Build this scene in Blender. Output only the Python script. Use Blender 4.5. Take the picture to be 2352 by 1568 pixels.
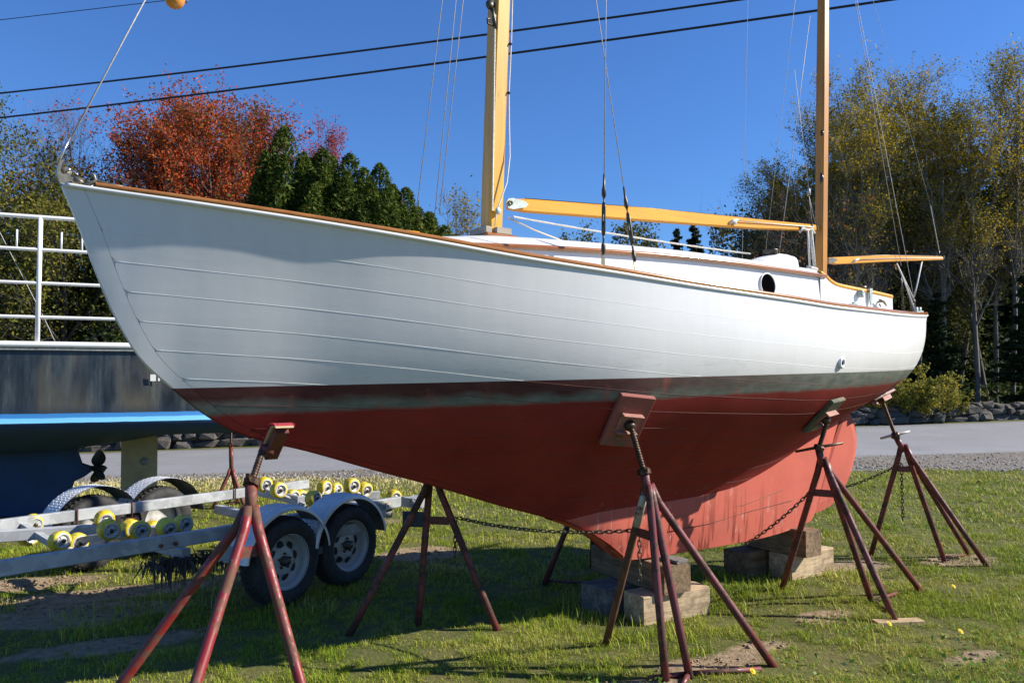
import bpy, math, random
import numpy as np
from mathutils import Vector, Matrix

random.seed(7)
RNG = np.random.default_rng(11)
R = math.radians
SC = bpy.context.scene
COL = SC.collection
for _o in list(bpy.data.objects):
    bpy.data.objects.remove(_o)

# ------------------------------------------------------------------ camera, sky, sun, exposure
cam_d = bpy.data.cameras.new('camera')
cam = bpy.data.objects.new('camera', cam_d)
COL.objects.link(cam)
cam.location = (0, 0, 1.75)
cam.rotation_euler = (R(90 + 2.692), 0, 0)
cam_d.sensor_width = 36.0
cam_d.lens = 36.0 * 1829.0 / 2352.0
cam_d.clip_start = 0.05
cam_d.clip_end = 3000
SC.camera = cam

SUN_EL = R(33.0)
SUN_AZ = R(0.5)          # direction towards the sun, measured from +X
SUN_DIR = Vector((math.cos(SUN_EL) * math.cos(SUN_AZ), math.cos(SUN_EL) * math.sin(SUN_AZ), math.sin(SUN_EL)))
world = bpy.data.worlds.new('World')
SC.world = world
world.use_nodes = True
wn = world.node_tree.nodes
wl = world.node_tree.links
wn.clear()
w_out = wn.new('ShaderNodeOutputWorld')
w_bg = wn.new('ShaderNodeBackground')
w_sky = wn.new('ShaderNodeTexSky')
w_sky.sky_type = 'NISHITA'
w_sky.sun_disc = False
w_sky.sun_elevation = SUN_EL
w_sky.sun_rotation = math.pi / 2 - SUN_AZ
w_sky.altitude = 50
w_sky.air_density = 1.2
w_sky.dust_density = 0.0
w_sky.ozone_density = 3.0
w_bg.inputs['Strength'].default_value = 0.060
w_tint = wn.new('ShaderNodeMix')
w_tint.data_type = 'RGBA'
w_tint.blend_type = 'MULTIPLY'
w_tint.inputs[0].default_value = 1.0
w_tint.inputs[7].default_value = (0.54, 0.90, 1.50, 1.0)     # clear October air, deeper blue
wl.new(w_sky.outputs['Color'], w_tint.inputs[6])
wl.new(w_tint.outputs[2], w_bg.inputs['Color'])
wl.new(w_bg.outputs['Background'], w_out.inputs['Surface'])

sun_d = bpy.data.lights.new('sun', 'SUN')
sun = bpy.data.objects.new('sun', sun_d)
COL.objects.link(sun)
sun_d.energy = 5.0
sun_d.angle = R(0.53)
sun_d.color = (1.0, 0.94, 0.83)
sun.rotation_euler = (-SUN_DIR).to_track_quat('-Z', 'Y').to_euler()
sun.location = (20, -5, 20)

SC.view_settings.view_transform = 'Standard'
SC.view_settings.look = 'None'
SC.view_settings.exposure = 0.8
SC.view_settings.gamma = 1.0
SC.view_settings.use_curve_mapping = False
SC.cycles.max_bounces = 6
SC.cycles.diffuse_bounces = 3
SC.cycles.glossy_bounces = 3
SC.cycles.transparent_max_bounces = 6
SC.cycles.sample_clamp_indirect = 6.0

# ------------------------------------------------------------------ helpers
def link(o, parent=None):
    COL.objects.link(o)
    if parent is not None:
        o.parent = parent
    return o

def tag(o, label=None, cat=None, group=None, kind=None):
    if label: o['label'] = label
    if cat: o['category'] = cat
    if group: o['group'] = group
    if kind: o['kind'] = kind
    return o

def empty(name, loc=(0, 0, 0), rz=0.0, label=None, cat=None, group=None):
    o = bpy.data.objects.new(name, None)
    COL.objects.link(o)
    o.location = loc
    o.rotation_euler = (0, 0, rz)
    o.empty_display_size = 0.1
    return tag(o, label, cat, group)

def raw_mesh(name, V, polys, mats, smooth=False):
    """V (n,3); polys: list of (m,k) int arrays, each with uniform k."""
    me = bpy.data.meshes.new(name)
    V = np.ascontiguousarray(V, dtype=np.float32)
    polys = [np.asarray(p, dtype=np.int32) for p in polys if len(p)]
    me.vertices.add(len(V))
    me.vertices.foreach_set('co', V.ravel())
    nl = sum(p.size for p in polys)
    npol = sum(len(p) for p in polys)
    me.loops.add(nl)
    me.polygons.add(npol)
    if nl:
        me.loops.foreach_set('vertex_index', np.concatenate([p.ravel() for p in polys]))
        starts = []
        a = 0
        for p in polys:
            starts.append(a + np.arange(len(p)) * p.shape[1])
            a += p.size
        me.polygons.foreach_set('loop_start', np.concatenate(starts).astype(np.int32))
    for m in (mats if isinstance(mats, (list, tuple)) else [mats]):
        me.materials.append(m)
    me.update(calc_edges=True)
    if smooth:
        me.polygons.foreach_set('use_smooth', np.ones(npol, dtype=bool))
    me.validate()
    return me

class MB:
    """Collects shapes; build() links them as one mesh object."""
    def __init__(s):
        s.v = []; s.f = []; s.sm = []
    def add(s, V, F, smooth=True):
        b = len(s.v)
        s.v.extend([tuple(map(float, p)) for p in V])
        for f in F:
            s.f.append(tuple(int(i) + b for i in f)); s.sm.append(smooth)
        return s
    def box(s, c, size, ax=None, smooth=False, bev=0.0):
        ax = ax if ax is not None else np.eye(3)
        ax = np.asarray(ax, float); c = np.asarray(c, float)
        h = np.asarray(size, float) / 2
        if bev <= 0:
            P = [c + ax[0] * h[0] * i + ax[1] * h[1] * j + ax[2] * h[2] * k for i in (-1, 1) for j in (-1, 1) for k in (-1, 1)]
            F = [(0, 1, 3, 2), (4, 6, 7, 5), (0, 4, 5, 1), (2, 3, 7, 6), (0, 2, 6, 4), (1, 5, 7, 3)]
            return s.add(P, F, smooth)
        b = min(bev, h.min() * 0.9)
        idx = {}; P = []
        for i in (-1, 1):
            for j in (-1, 1):
                for k in (-1, 1):
                    for a in range(3):
                        q = [i * (h[0] - b), j * (h[1] - b), k * (h[2] - b)]
                        q[a] = (i, j, k)[a] * h[a]
                        idx[(i, j, k, a)] = len(P)
                        P.append(c + ax[0] * q[0] + ax[1] * q[1] + ax[2] * q[2])
        F = []
        for a in range(3):
            o1, o2 = (a + 1) % 3, (a + 2) % 3
            for sg in (-1, 1):
                f = []
                for (p, q) in ((-1, -1), (1, -1), (1, 1), (-1, 1)):
                    t = [0, 0, 0]; t[a] = sg; t[o1] = p; t[o2] = q
                    f.append(idx[(*t, a)])
                F.append(tuple(f) if sg > 0 else tuple(reversed(f)))
        for a in range(3):
            o1, o2 = (a + 1) % 3, (a + 2) % 3
            for p in (-1, 1):
                for q in (-1, 1):
                    t0 = [0, 0, 0]; t0[a] = -1; t0[o1] = p; t0[o2] = q
                    t1 = list(t0); t1[a] = 1
                    F.append((idx[(*t0, o1)], idx[(*t1, o1)], idx[(*t1, o2)], idx[(*t0, o2)]))
        for i in (-1, 1):
            for j in (-1, 1):
                for k in (-1, 1):
                    F.append((idx[(i, j, k, 0)], idx[(i, j, k, 1)], idx[(i, j, k, 2)]))
        return s.add(P, F, smooth)
    def tube(s, path, r, n=8, caps=True, smooth=True, flat=None):
        P = np.asarray(path, float)
        m = len(P)
        rr = np.full(m, r, float) if np.isscalar(r) else np.asarray(r, float)
        T = np.gradient(P, axis=0)
        T /= np.linalg.norm(T, axis=1)[:, None] + 1e-12
        up = np.array([0, 0, 1.0]) if abs(T[0][2]) < 0.9 else np.array([1.0, 0, 0])
        N = np.cross(T[0], up); N /= np.linalg.norm(N)
        V = []
        for i in range(m):
            N = N - T[i] * np.dot(N, T[i]); N /= np.linalg.norm(N) + 1e-12
            B = np.cross(T[i], N)
            for k in range(n):
                a = 2 * math.pi * k / n
                V.append(P[i] + rr[i] * (math.cos(a) * N + math.sin(a) * B))
        F = []
        for i in range(m - 1):
            for k in range(n):
                k2 = (k + 1) % n
                F.append((i * n + k, i * n + k2, (i + 1) * n + k2, (i + 1) * n + k))
        if caps:
            F.append(tuple(reversed(range(n)))); F.append(tuple((m - 1) * n + k for k in range(n)))
        return s.add(V, F, smooth)
    def lathe(s, c, axis, prof, n=20, smooth=True, caps=False):
        """prof: list of (radius, height along axis)"""
        c = np.asarray(c, float); axis = np.asarray(axis, float); axis /= np.linalg.norm(axis)
        up = np.array([0, 0, 1.0]) if abs(axis[2]) < 0.9 else np.array([1.0, 0, 0])
        N = np.cross(up, axis); N /= np.linalg.norm(N); B = np.cross(axis, N)
        V = []
        for (r, h) in prof:
            for k in range(n):
                a = 2 * math.pi * k / n
                V.append(c + axis * h + r * (math.cos(a) * N + math.sin(a) * B))
        F = []
        for i in range(len(prof) - 1):
            for k in range(n):
                k2 = (k + 1) % n
                F.append((i * n + k, i * n + k2, (i + 1) * n + k2, (i + 1) * n + k))
        if caps:
            F.append(tuple(reversed(range(n)))); F.append(tuple((len(prof) - 1) * n + k for k in range(n)))
        return s.add(V, F, smooth)
    def prism(s, poly, c, ex, ey, ez, depth, smooth=False):
        """poly in (ex,ey) plane extruded +-depth/2 along ez"""
        c, ex, ey, ez = (np.asarray(a, float) for a in (c, ex, ey, ez))
        n = len(poly)
        V = [c + ex * x + ey * y - ez * depth / 2 for x, y in poly] + [c + ex * x + ey * y + ez * depth / 2 for x, y in poly]
        F = [tuple(reversed(range(n))), tuple(range(n, 2 * n))]
        for k in range(n):
            k2 = (k + 1) % n
            F.append((k, k2, n + k2, n + k))
        return s.add(V, F, smooth)
    def grid(s, G, smooth=True, closed=False):
        G = np.asarray(G, float); a, b = G.shape[:2]
        F = []
        for i in range(a - 1):
            for j in range(b - (0 if closed else 1)):
                j2 = (j + 1) % b
                F.append((i * b + j, i * b + j2, (i + 1) * b + j2, (i + 1) * b + j))
        return s.add(G.reshape(-1, 3), F, smooth)
    def mesh(s, name, mat):
        me = bpy.data.meshes.new(name)
        me.from_pydata(s.v, [], s.f)
        for m in (mat if isinstance(mat, (list, tuple)) else [mat]):
            me.materials.append(m)
        me.polygons.foreach_set('use_smooth', np.array(s.sm, dtype=bool))
        me.update()
        return me
    def build(s, name, mat, parent=None, autosmooth=None):
        o = bpy.data.objects.new(name, s.mesh(name, mat))
        return link(o, parent)

def sharp(o, angle=35):
    """auto smooth by edge angle"""
    me = o.data
    try:
        me.set_sharp_from_angle(angle=R(angle))
    except Exception:
        pass
    return o

def unit(v):
    v = np.asarray(v, float); return v / np.linalg.norm(v)

def frame_from(z, hint=(0, 0, 1)):
    z = unit(z); h = np.asarray(hint, float)
    if abs(np.dot(unit(h), z)) > 0.97: h = np.array([1.0, 0, 0])
    x = unit(np.cross(h, z)); y = np.cross(z, x)
    return x, y, z

def pchip(xs, ys):
    xs = np.asarray(xs, float); ys = np.asarray(ys, float)
    h = np.diff(xs); d = np.diff(ys) / h
    m = np.zeros(len(xs)); m[0] = d[0]; m[-1] = d[-1]
    for i in range(1, len(xs) - 1):
        if d[i - 1] * d[i] > 0:
            w1 = 2 * h[i] + h[i - 1]; w2 = h[i] + 2 * h[i - 1]
            m[i] = (w1 + w2) / (w1 / d[i - 1] + w2 / d[i])
    def f(x):
        x = np.clip(np.asarray(x, float), xs[0], xs[-1])
        i = np.clip(np.searchsorted(xs, x) - 1, 0, len(xs) - 2)
        t = (x - xs[i]) / h[i]
        return ((1 + 2 * t) * (1 - t) ** 2 * ys[i] + t * (1 - t) ** 2 * h[i] * m[i]
                + t * t * (3 - 2 * t) * ys[i + 1] + t * t * (t - 1) * h[i] * m[i + 1])
    return f

# value noise for shaping geometry
_NG = RNG.random((64, 64))
def vnoise(x, y):
    x = np.asarray(x, float); y = np.asarray(y, float)
    xi = np.floor(x).astype(int); yi = np.floor(y).astype(int)
    fx = x - xi; fy = y - yi
    fx = fx * fx * (3 - 2 * fx); fy = fy * fy * (3 - 2 * fy)
    g = lambda i, j: _NG[i % 64, j % 64]
    return (g(xi, yi) * (1 - fx) * (1 - fy) + g(xi + 1, yi) * fx * (1 - fy) + g(xi, yi + 1) * (1 - fx) * fy + g(xi + 1, yi + 1) * fx * fy)
def fbm(x, y, o=3):
    a = 0; w = 1; t = 0
    for k in range(o):
        a = a + w * vnoise(x * 2 ** k + 17 * k, y * 2 ** k + 5 * k); t += w; w *= 0.5
    return a / t

# ------------------------------------------------------------------ node material kit
class NT:
    def __init__(s, name):
        s.m = bpy.data.materials.new(name); s.m.use_nodes = True
        s.n = s.m.node_tree.nodes; s.l = s.m.node_tree.links
        s.b = s.n['Principled BSDF']; s.out = s.n['Material Output']
        s._tc = None
    def node(s, t, **kw):
        nd = s.n.new(t)
        for k, v in kw.items(): setattr(nd, k, v)
        return nd
    def put(s, sock, v):
        if isinstance(v, bpy.types.NodeSocket): s.l.new(v, sock)
        elif v is not None:
            if sock.type == 'RGBA' and len(v) == 3: v = (*v, 1)
            sock.default_value = v
    def tc(s, which='Object'):
        if s._tc is None: s._tc = s.node('ShaderNodeTexCoord')
        return s._tc.outputs[which]
    def mapping(s, vec, scale=(1, 1, 1), rot=(0, 0, 0), loc=(0, 0, 0)):
        nd = s.node('ShaderNodeMapping'); s.put(nd.inputs['Vector'], vec)
        nd.inputs['Scale'].default_value = scale; nd.inputs['Rotation'].default_value = rot; nd.inputs['Location'].default_value = loc
        return nd.outputs[0]
    def noise(s, scale=5, detail=3, rough=0.55, vec=None, dist=0.0, color=False):
        nd = s.node('ShaderNodeTexNoise'); s.put(nd.inputs['Vector'], vec if vec is not None else s.tc())
        nd.inputs['Scale'].default_value = scale; nd.inputs['Detail'].default_value = detail
        nd.inputs['Roughness'].default_value = rough; nd.inputs['Distortion'].default_value = dist
        return nd.outputs['Color' if color else 'Fac']
    def voronoi(s, scale=5, vec=None, feature='F1', out='Distance'):
        nd = s.node('ShaderNodeTexVoronoi', feature=feature); s.put(nd.inputs['Vector'], vec if vec is not None else s.tc())
        nd.inputs['Scale'].default_value = scale
        return nd.outputs[out]
    def ramp(s, fac, stops, interp='LINEAR'):
        nd = s.node('ShaderNodeValToRGB'); s.put(nd.inputs[0], fac)
        e = nd.color_ramp.elements; nd.color_ramp.interpolation = interp
        while len(e) < len(stops): e.new(0.5)
        for el, (p, c) in zip(e, stops):
            el.position = p
            el.color = (c, c, c, 1) if np.isscalar(c) else (*c, 1)
        return nd.outputs[0]
    def mix(s, fac, a, b, mode='MIX'):
        nd = s.node('ShaderNodeMix', data_type='RGBA', blend_type=mode)
        s.put(nd.inputs[0], fac); s.put(nd.inputs[6], a); s.put(nd.inputs[7], b)
        return nd.outputs[2]
    def math(s, op, a, b=None, c=None):
        nd = s.node('ShaderNodeMath', operation=op)
        s.put(nd.inputs[0], a); s.put(nd.inputs[1], b)
        if c is not None: s.put(nd.inputs[2], c)
        return nd.outputs[0]
    def sep(s, vec):
        nd = s.node('ShaderNodeSeparateXYZ'); s.put(nd.inputs[0], vec); return nd.outputs
    def bump(s, h, strength=0.3, dist=0.01):
        nd = s.node('ShaderNodeBump'); s.put(nd.inputs['Height'], h)
        nd.inputs['Strength'].default_value = strength; nd.inputs['Distance'].default_value = dist
        s.l.new(nd.outputs[0], s.b.inputs['Normal'])
    def set(s, color=None, rough=None, metal=None, coat=None, spec=None):
        if color is not None: s.put(s.b.inputs['Base Color'], color)
        if rough is not None: s.put(s.b.inputs['Roughness'], rough)
        if metal is not None: s.put(s.b.inputs['Metallic'], metal)
        if coat is not None:
            s.put(s.b.inputs['Coat Weight'], coat); s.b.inputs['Coat Roughness'].default_value = 0.08
        if spec is not None: s.put(s.b.inputs['Specular IOR Level'], spec)
        return s.m

def plain(name, col, rough=0.5, metal=0.0, var=0.15, scale=8.0, bump=0.0, coat=None):
    t = NT(name)
    n = t.noise(scale, 4)
    dark = tuple(c * (1 - var) for c in col); lite = tuple(min(1, c * (1 + var)) for c in col)
    t.set(t.ramp(n, [(0.3, dark), (0.7, lite)]), t.ramp(t.noise(scale * 2.3, 3), [(0.3, max(0.02, rough - 0.08)), (0.7, min(1, rough + 0.08))]), metal, coat)
    if bump: t.bump(t.noise(scale * 6, 3), bump, 0.004)
    return t.m

# ------------------------------------------------------------------ materials
def mat_hull(keel=False):
    t = NT('keel_red' if keel else 'hull_paint')
    p = t.tc()
    x, y, z = t.sep(p)
    # height above the painted waterline, which is trimmed with the hull
    wl_h = t.math('SUBTRACT', z, t.math('MULTIPLY_ADD', x, 0.0215, 1.689))
    wob = t.math('MULTIPLY', t.math('SUBTRACT', t.noise(9, 2), 0.5), 0.012)
    bb = t.math('SUBTRACT', z, t.math('MULTIPLY_ADD', x, 0.0285, 1.535))
    bb = t.math('ADD', bb, t.math('MULTIPLY', t.math('SUBTRACT', t.noise(6, 4), 0.5), 0.03))
    # white topsides with faint vertical weathering and a smudge above the waterline
    streak = t.noise(1.0, 4, 0.6, t.mapping(p, (14, 14, 1.2)))
    white = t.ramp(streak, [(0.25, (0.67, 0.66, 0.65)), (0.75, (0.72, 0.71, 0.695))])
    cloud = t.noise(1.3, 3)
    white = t.mix(t.ramp(cloud, [(0.35, 0.0), (0.75, 0.25)]), white, (0.69, 0.685, 0.685))
    zone = t.math('MULTIPLY', t.ramp(wl_h, [(0.0, 0.15), (0.05, 1.0), (0.10, 0.8), (0.2, 0.0)]),
                  t.ramp(x, [(0.0, 0.0), (1.0, 0.0)]) if False else t.ramp(t.math('DIVIDE', x, 8.0), [(0.10, 0.0), (0.2, 1.0), (0.45, 1.0), (0.58, 0.0)]))
    sm = t.noise(1.0, 6, 0.72, t.mapping(p, (5, 5, 26)))
    smud = t.math('MULTIPLY', zone, t.ramp(sm, [(0.54, 0.0), (0.70, 0.4)]))
    white = t.mix(smud, white, (0.36, 0.33, 0.24))
    scuff = t.noise(1.0, 2, 0.5, t.mapping(p, (2.2, 2.2, 14), rot=(0, 0.12, 0)))
    white = t.mix(t.ramp(scuff, [(0.70, 0.0), (0.74, 0.35)]), white, (0.82, 0.82, 0.81))
    # boot top: brown red above, grey green growth below
    fore = t.ramp(t.math('DIVIDE', x, 8.0), [(0.34, 1.0), (0.62, 0.0)])
    upz = t.ramp(t.math('ADD', wl_h, t.math('MULTIPLY', t.math('SUBTRACT', t.noise(4, 4), 0.5), 0.05)), [(0.0, 0.0), (1.0, 1.0)])
    up = t.math('GREATER_THAN', t.math('ADD', wl_h, t.math('MULTIPLY', t.math('SUBTRACT', t.noise(5, 4), 0.5), 0.06)), -0.062)
    upsoft = t.ramp(t.math('ADD', t.math('MULTIPLY', wl_h, 8.0), t.math('ADD', 1.12, t.math('MULTIPLY', t.math('SUBTRACT', t.noise(5, 5), 0.5), 0.8))), [(0.25, 0.0), (0.65, 1.0)])
    green = t.ramp(t.noise(1.0, 5, 0.65, t.mapping(p, (8, 8, 24))), [(0.3, (0.10, 0.115, 0.092)), (0.7, (0.19, 0.20, 0.165))])
    brown = t.ramp(t.noise(1.0, 5, 0.65, t.mapping(p, (6, 6, 20))), [(0.3, (0.075, 0.026, 0.024)), (0.7, (0.12, 0.045, 0.040))])
    boot = t.mix(t.math('MULTIPLY', upsoft, fore), green, brown)
    redstain = t.ramp(t.noise(1.0, 4, 0.6, t.mapping(p, (6, 6, 2.0))), [(0.6, 0.0), (0.75, 0.7)])
    boot = t.mix(redstain, boot, (0.31, 0.10, 0.07))
    # red antifouling with patches and long vertical runs low on the keel
    red = t.ramp(t.noise(2.2, 5, 0.6), [(0.3, (0.42, 0.095, 0.066)), (0.7, (0.54, 0.13, 0.09))] if keel else [(0.3, (0.19, 0.022, 0.017)), (0.7, (0.27, 0.034, 0.025))])  # lighter red on keel and rudder than on the planked bottom
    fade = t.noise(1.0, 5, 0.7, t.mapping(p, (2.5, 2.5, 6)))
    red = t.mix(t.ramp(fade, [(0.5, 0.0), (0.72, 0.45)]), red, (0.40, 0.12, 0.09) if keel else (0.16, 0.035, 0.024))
    worn = t.noise(1.0, 6, 0.75, t.mapping(p, (9, 9, 16)))
    red = t.mix(t.ramp(worn, [(0.68, 0.0), (0.72, 0.55)]), red, (0.15, 0.03, 0.022))
    low = t.ramp(z, [(0.50, 1.0), (0.95, 0.0)])
    low = t.math('MULTIPLY', low, t.ramp(t.math('DIVIDE', x, 8.0), [(0.36, 0.3), (0.45, 1.0), (0.62, 1.0), (0.72, 0.25)]))
    runs = t.noise(1.0, 3, 0.6, t.mapping(p, (17, 17, 0.9)))
    red = t.mix(t.math('MULTIPLY', low, t.ramp(runs, [(0.54, 0.0), (0.61, 0.8)])), red, (0.17, 0.035, 0.02))
    runs2 = t.noise(1.0, 5, 0.7, t.mapping(p, (24, 24, 3.0), loc=(3, 1, 7)))
    red = t.mix(t.math('MULTIPLY', low, t.ramp(runs2, [(0.605, 0.0), (0.65, 0.75)])), red, (0.62, 0.45, 0.42))
    col = t.mix(t.math('GREATER_THAN', bb, 0.0), red, boot)
    soft = t.ramp(t.math('MULTIPLY_ADD', bb, 24.0, 0.5), [(0.2, 0.0), (0.8, 1.0)])
    col = t.mix(soft, red, boot)
    col = t.mix(t.math('GREATER_THAN', t.math('ADD', wl_h, t.math('MULTIPLY', wob, 0.15)), 0.0), col, white)
    rough = t.mix(t.math('GREATER_THAN', wl_h, 0.0), (0.75, 0.75, 0.75), (0.30, 0.30, 0.30))
    t.set(col, rough, spec=t.math('MULTIPLY_ADD', t.math('GREATER_THAN', wl_h, 0.0), 0.30, 0.15))
    t.bump(t.noise(1.0, 4, 0.6, t.mapping(p, (3, 3, 9))), 0.10, 0.01)
    return t.m

def mat_wood(name, c0, c1, grain=(1.2, 40, 40), rough=0.28, coat=0.6, knots=0.0, axis=None):
    t = NT(name)
    p = t.tc()
    g = t.noise(1.0, 5, 0.6, t.mapping(p, grain), 0.4)
    col = t.ramp(g, [(0.28, c0), (0.72, c1)])
    big = t.noise(1.6, 3)
    col = t.mix(t.ramp(big, [(0.35, 0.0), (0.75, 0.35)]), col, tuple(c * 0.65 for c in c0))
    if knots:
        v = t.voronoi(2.2, t.mapping(p, (0.9, 3, 3) if axis != 'z' else (3, 3, 0.9)))
        col = t.mix(t.ramp(v, [(0.03, knots), (0.07, 0.0)]), col, tuple(c * 0.3 for c in c0))
    t.set(col, rough, 0.0, coat)
    t.bump(g, 0.06, 0.003)
    return t.m

def mat_rust_paint(name, paint, rust=(0.12, 0.045, 0.025), amount=0.5, rough=0.5, scale=9):
    t = NT(name)
    p = t.tc()
    n = t.noise(scale, 6, 0.68)
    pc = t.ramp(t.noise(3, 3), [(0.3, tuple(c * 0.8 for c in paint)), (0.7, paint)])
    rc = t.ramp(t.noise(scale * 3, 4), [(0.3, tuple(c * 0.6 for c in rust)), (0.7, rust)])
    f = t.ramp(n, [(amount - 0.05, 0.0), (amount + 0.05, 1.0)])
    col = t.mix(f, pc, rc)
    chip = t.ramp(t.noise(scale * 5, 3, 0.6), [(0.70, 0.0), (0.74, 0.8)])
    col = t.mix(chip, col, (0.42, 0.33, 0.30))
    t.set(col, t.mix(f, (rough,) * 3, (0.8,) * 3))
    t.bump(n, 0.25, 0.004)
    return t.m

def mat_galv():
    t = NT('galvanised_steel')
    p = t.tc()
    v = t.voronoi(16, p, out='Color')
    sp = t.sep(v)[0]
    n = t.noise(4, 5)
    col = t.ramp(t.math('ADD', t.math('MULTIPLY', sp, 0.35), t.math('MULTIPLY', n, 0.65)), [(0.25, (0.25, 0.262, 0.268)), (0.75, (0.42, 0.432, 0.438))])
    st = t.noise(1.0, 4, 0.6, t.mapping(p, (12, 12, 1.5)))
    col = t.mix(t.ramp(st, [(0.62, 0.0), (0.78, 0.5)]), col, (0.56, 0.57, 0.575))
    col = t.mix(t.ramp(t.noise(1.7, 5, 0.7), [(0.66, 0.0), (0.74, 0.6)]), col, (0.24, 0.15, 0.09))
    t.set(col, t.ramp(n, [(0.3, 0.42), (0.7, 0.6)]), 0.08)
    t.bump(t.noise(40, 3), 0.06, 0.003)
    return t.m

def mat_leaf(name, stops, trans=0.45, rough=0.5, patch=None):
    t = NT(name)
    g = t.node('ShaderNodeNewGeometry')
    f = g.outputs['Random Per Island']
    if patch:
        big = t.noise(patch, 2, 0.5)
        f = t.math('ADD', t.math('MULTIPLY', f, 0.6), t.math('MULTIPLY', t.ramp(big, [(0.3, 0.0), (0.7, 1.0)]), 0.4))
    col = t.ramp(f, stops)
    t.set(col, max(rough, 0.65))
    t.b.inputs['Specular IOR Level'].default_value = 0.10
    tr = t.node('ShaderNodeBsdfTranslucent'); t.l.new(col, tr.inputs[0])
    mx = t.node('ShaderNodeMixShader'); mx.inputs[0].default_value = trans
    t.l.new(t.b.outputs[0], mx.inputs[1]); t.l.new(tr.outputs[0], mx.inputs[2])
    t.l.new(mx.outputs[0], t.out.inputs['Surface'])
    return t.m

def mat_bark(name, c0, c1, sc=(6, 6, 1.5), bands=False):
    t = NT(name)
    p = t.tc()
    n = t.noise(1.0, 5, 0.65, t.mapping(p, sc))
    col = t.ramp(n, [(0.3, c0), (0.7, c1)])
    if bands:
        b = t.noise(1.0, 3, 0.6, t.mapping(p, (2, 2, 14)))
        col = t.mix(t.ramp(b, [(0.58, 0.0), (0.64, 0.85)]), col, tuple(c * 0.3 for c in c0))
    t.set(col, 0.9); t.bump(n, 0.5, 0.02)
    return t.m

def mat_ground():
    t = NT('yard_soil')
    p = t.tc()
    a = t.node('ShaderNodeAttribute', attribute_name='soil')
    n = t.noise(7, 6, 0.65)
    thatch = t.ramp(t.noise(22, 5, 0.7), [(0.25, (0.055, 0.052, 0.018)), (0.55, (0.13, 0.115, 0.045)), (0.8, (0.29, 0.245, 0.12))])
    greeny = t.ramp(t.noise(1.4, 4), [(0.35, (0.07, 0.10, 0.018)), (0.7, (0.155, 0.15, 0.045))])
    col = t.mix(t.ramp(n, [(0.35, 0.25), (0.65, 0.75)]), thatch, greeny)
    soil = t.ramp(t.noise(13, 6, 0.7), [(0.25, (0.15, 0.10, 0.058)), (0.6, (0.33, 0.245, 0.155)), (0.85, (0.46, 0.36, 0.24))])
    f = t.math('ADD', a.outputs['Fac'], t.math('MULTIPLY', t.math('SUBTRACT', n, 0.5), 0.7))
    col = t.mix(t.ramp(f, [(0.38, 0.0), (0.58, 1.0)]), col, soil)
    t.set(col, 0.95)
    t.b.inputs['Specular IOR Level'].default_value = 0.15
    t.bump(t.noise(30, 6, 0.7), 0.8, 0.02)
    return t.m

def mat_asphalt():
    t = NT('asphalt')
    p = t.tc()
    sp = t.noise(260, 2, 0.6)
    base = t.ramp(t.noise(0.9, 4), [(0.3, (0.215, 0.215, 0.225)), (0.7, (0.262, 0.262, 0.27))])
    col = t.mix(t.ramp(sp, [(0.35, 0.45), (0.6, 0.0)]), base, (0.10, 0.10, 0.105))
    col = t.mix(t.ramp(t.noise(150, 2), [(0.62, 0.0), (0.72, 0.7)]), col, (0.42, 0.42, 0.43))
    t.set(col, 0.85); t.bump(sp, 0.5, 0.006)
    return t.m

M = {}
M['hull'] = mat_hull()
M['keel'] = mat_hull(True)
M['white'] = plain('white_enamel', (0.73, 0.725, 0.71), 0.3, 0, 0.03, 2.5)
def mat_seam():
    t = NT('seam_compound'); x, y, z = t.sep(t.tc())
    wl_h = t.math('SUBTRACT', z, t.math('MULTIPLY_ADD', x, 0.0215, 1.689))
    n = t.noise(7, 4, 0.7)
    white = t.ramp(n, [(0.35, (0.72, 0.71, 0.68)), (0.6, (0.86, 0.85, 0.82))])  # whiter than the topsides: light caught by the ridge, put into the colour
    red = t.ramp(n, [(0.4, (0.10, 0.020, 0.016)), (0.62, (0.17, 0.035, 0.025)), (0.8, (0.24, 0.12, 0.09))])
    t.set(t.mix(t.math('GREATER_THAN', wl_h, 0.0), red, white), 0.55)
    return t.m
M['seam'] = mat_seam()
M['roofcanvas'] = plain('painted_canvas', (0.62, 0.605, 0.565), 0.45, 0, 0.05, 4)
M['rail'] = mat_wood('varnished_rail', (0.30, 0.105, 0.018), (0.46, 0.19, 0.036), (1.2, 40, 40), 0.22, 0.5)
M['trim'] = mat_wood('varnished_trim', (0.24, 0.075, 0.013), (0.38, 0.135, 0.024), (1.2, 40, 40), 0.22, 0.5)
M['mast'] = mat_wood('varnished_spruce', (0.56, 0.27, 0.018), (0.76, 0.42, 0.045), (30, 30, 0.9), 0.35, 0.1, 0.5, 'z')
M['boom'] = mat_wood('varnished_boom', (0.72, 0.28, 0.002), (0.86, 0.39, 0.006), (0.9, 30, 30), 0.35, 0.08, 0.4)
M['mizzen'] = mat_wood('amber_mizzen', (0.42, 0.16, 0.004), (0.60, 0.26, 0.010), (30, 30, 0.9), 0.35, 0.1, 0.4, 'z')
M['greywood'] = mat_wood('weathered_wedge', (0.27, 0.23, 0.18), (0.42, 0.37, 0.30), (3, 40, 40), 0.8, 0.0)
M['bronze'] = plain('aged_bronze', (0.20, 0.18, 0.135), 0.42, 0.55, 0.35, 22)
M['verdigris'] = plain('verdigris_bronze', (0.36, 0.43, 0.39), 0.6, 0.3, 0.3, 30)
M['darkbronze'] = plain('dark_bronze', (0.085, 0.075, 0.06), 0.42, 0.7, 0.4, 20)
M['steel'] = plain('stainless', (0.62, 0.62, 0.62), 0.25, 0.9, 0.1, 10)
M['wire'] = plain('rigging_wire', (0.40, 0.39, 0.375), 0.55, 0.2, 0.2, 60)
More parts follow.
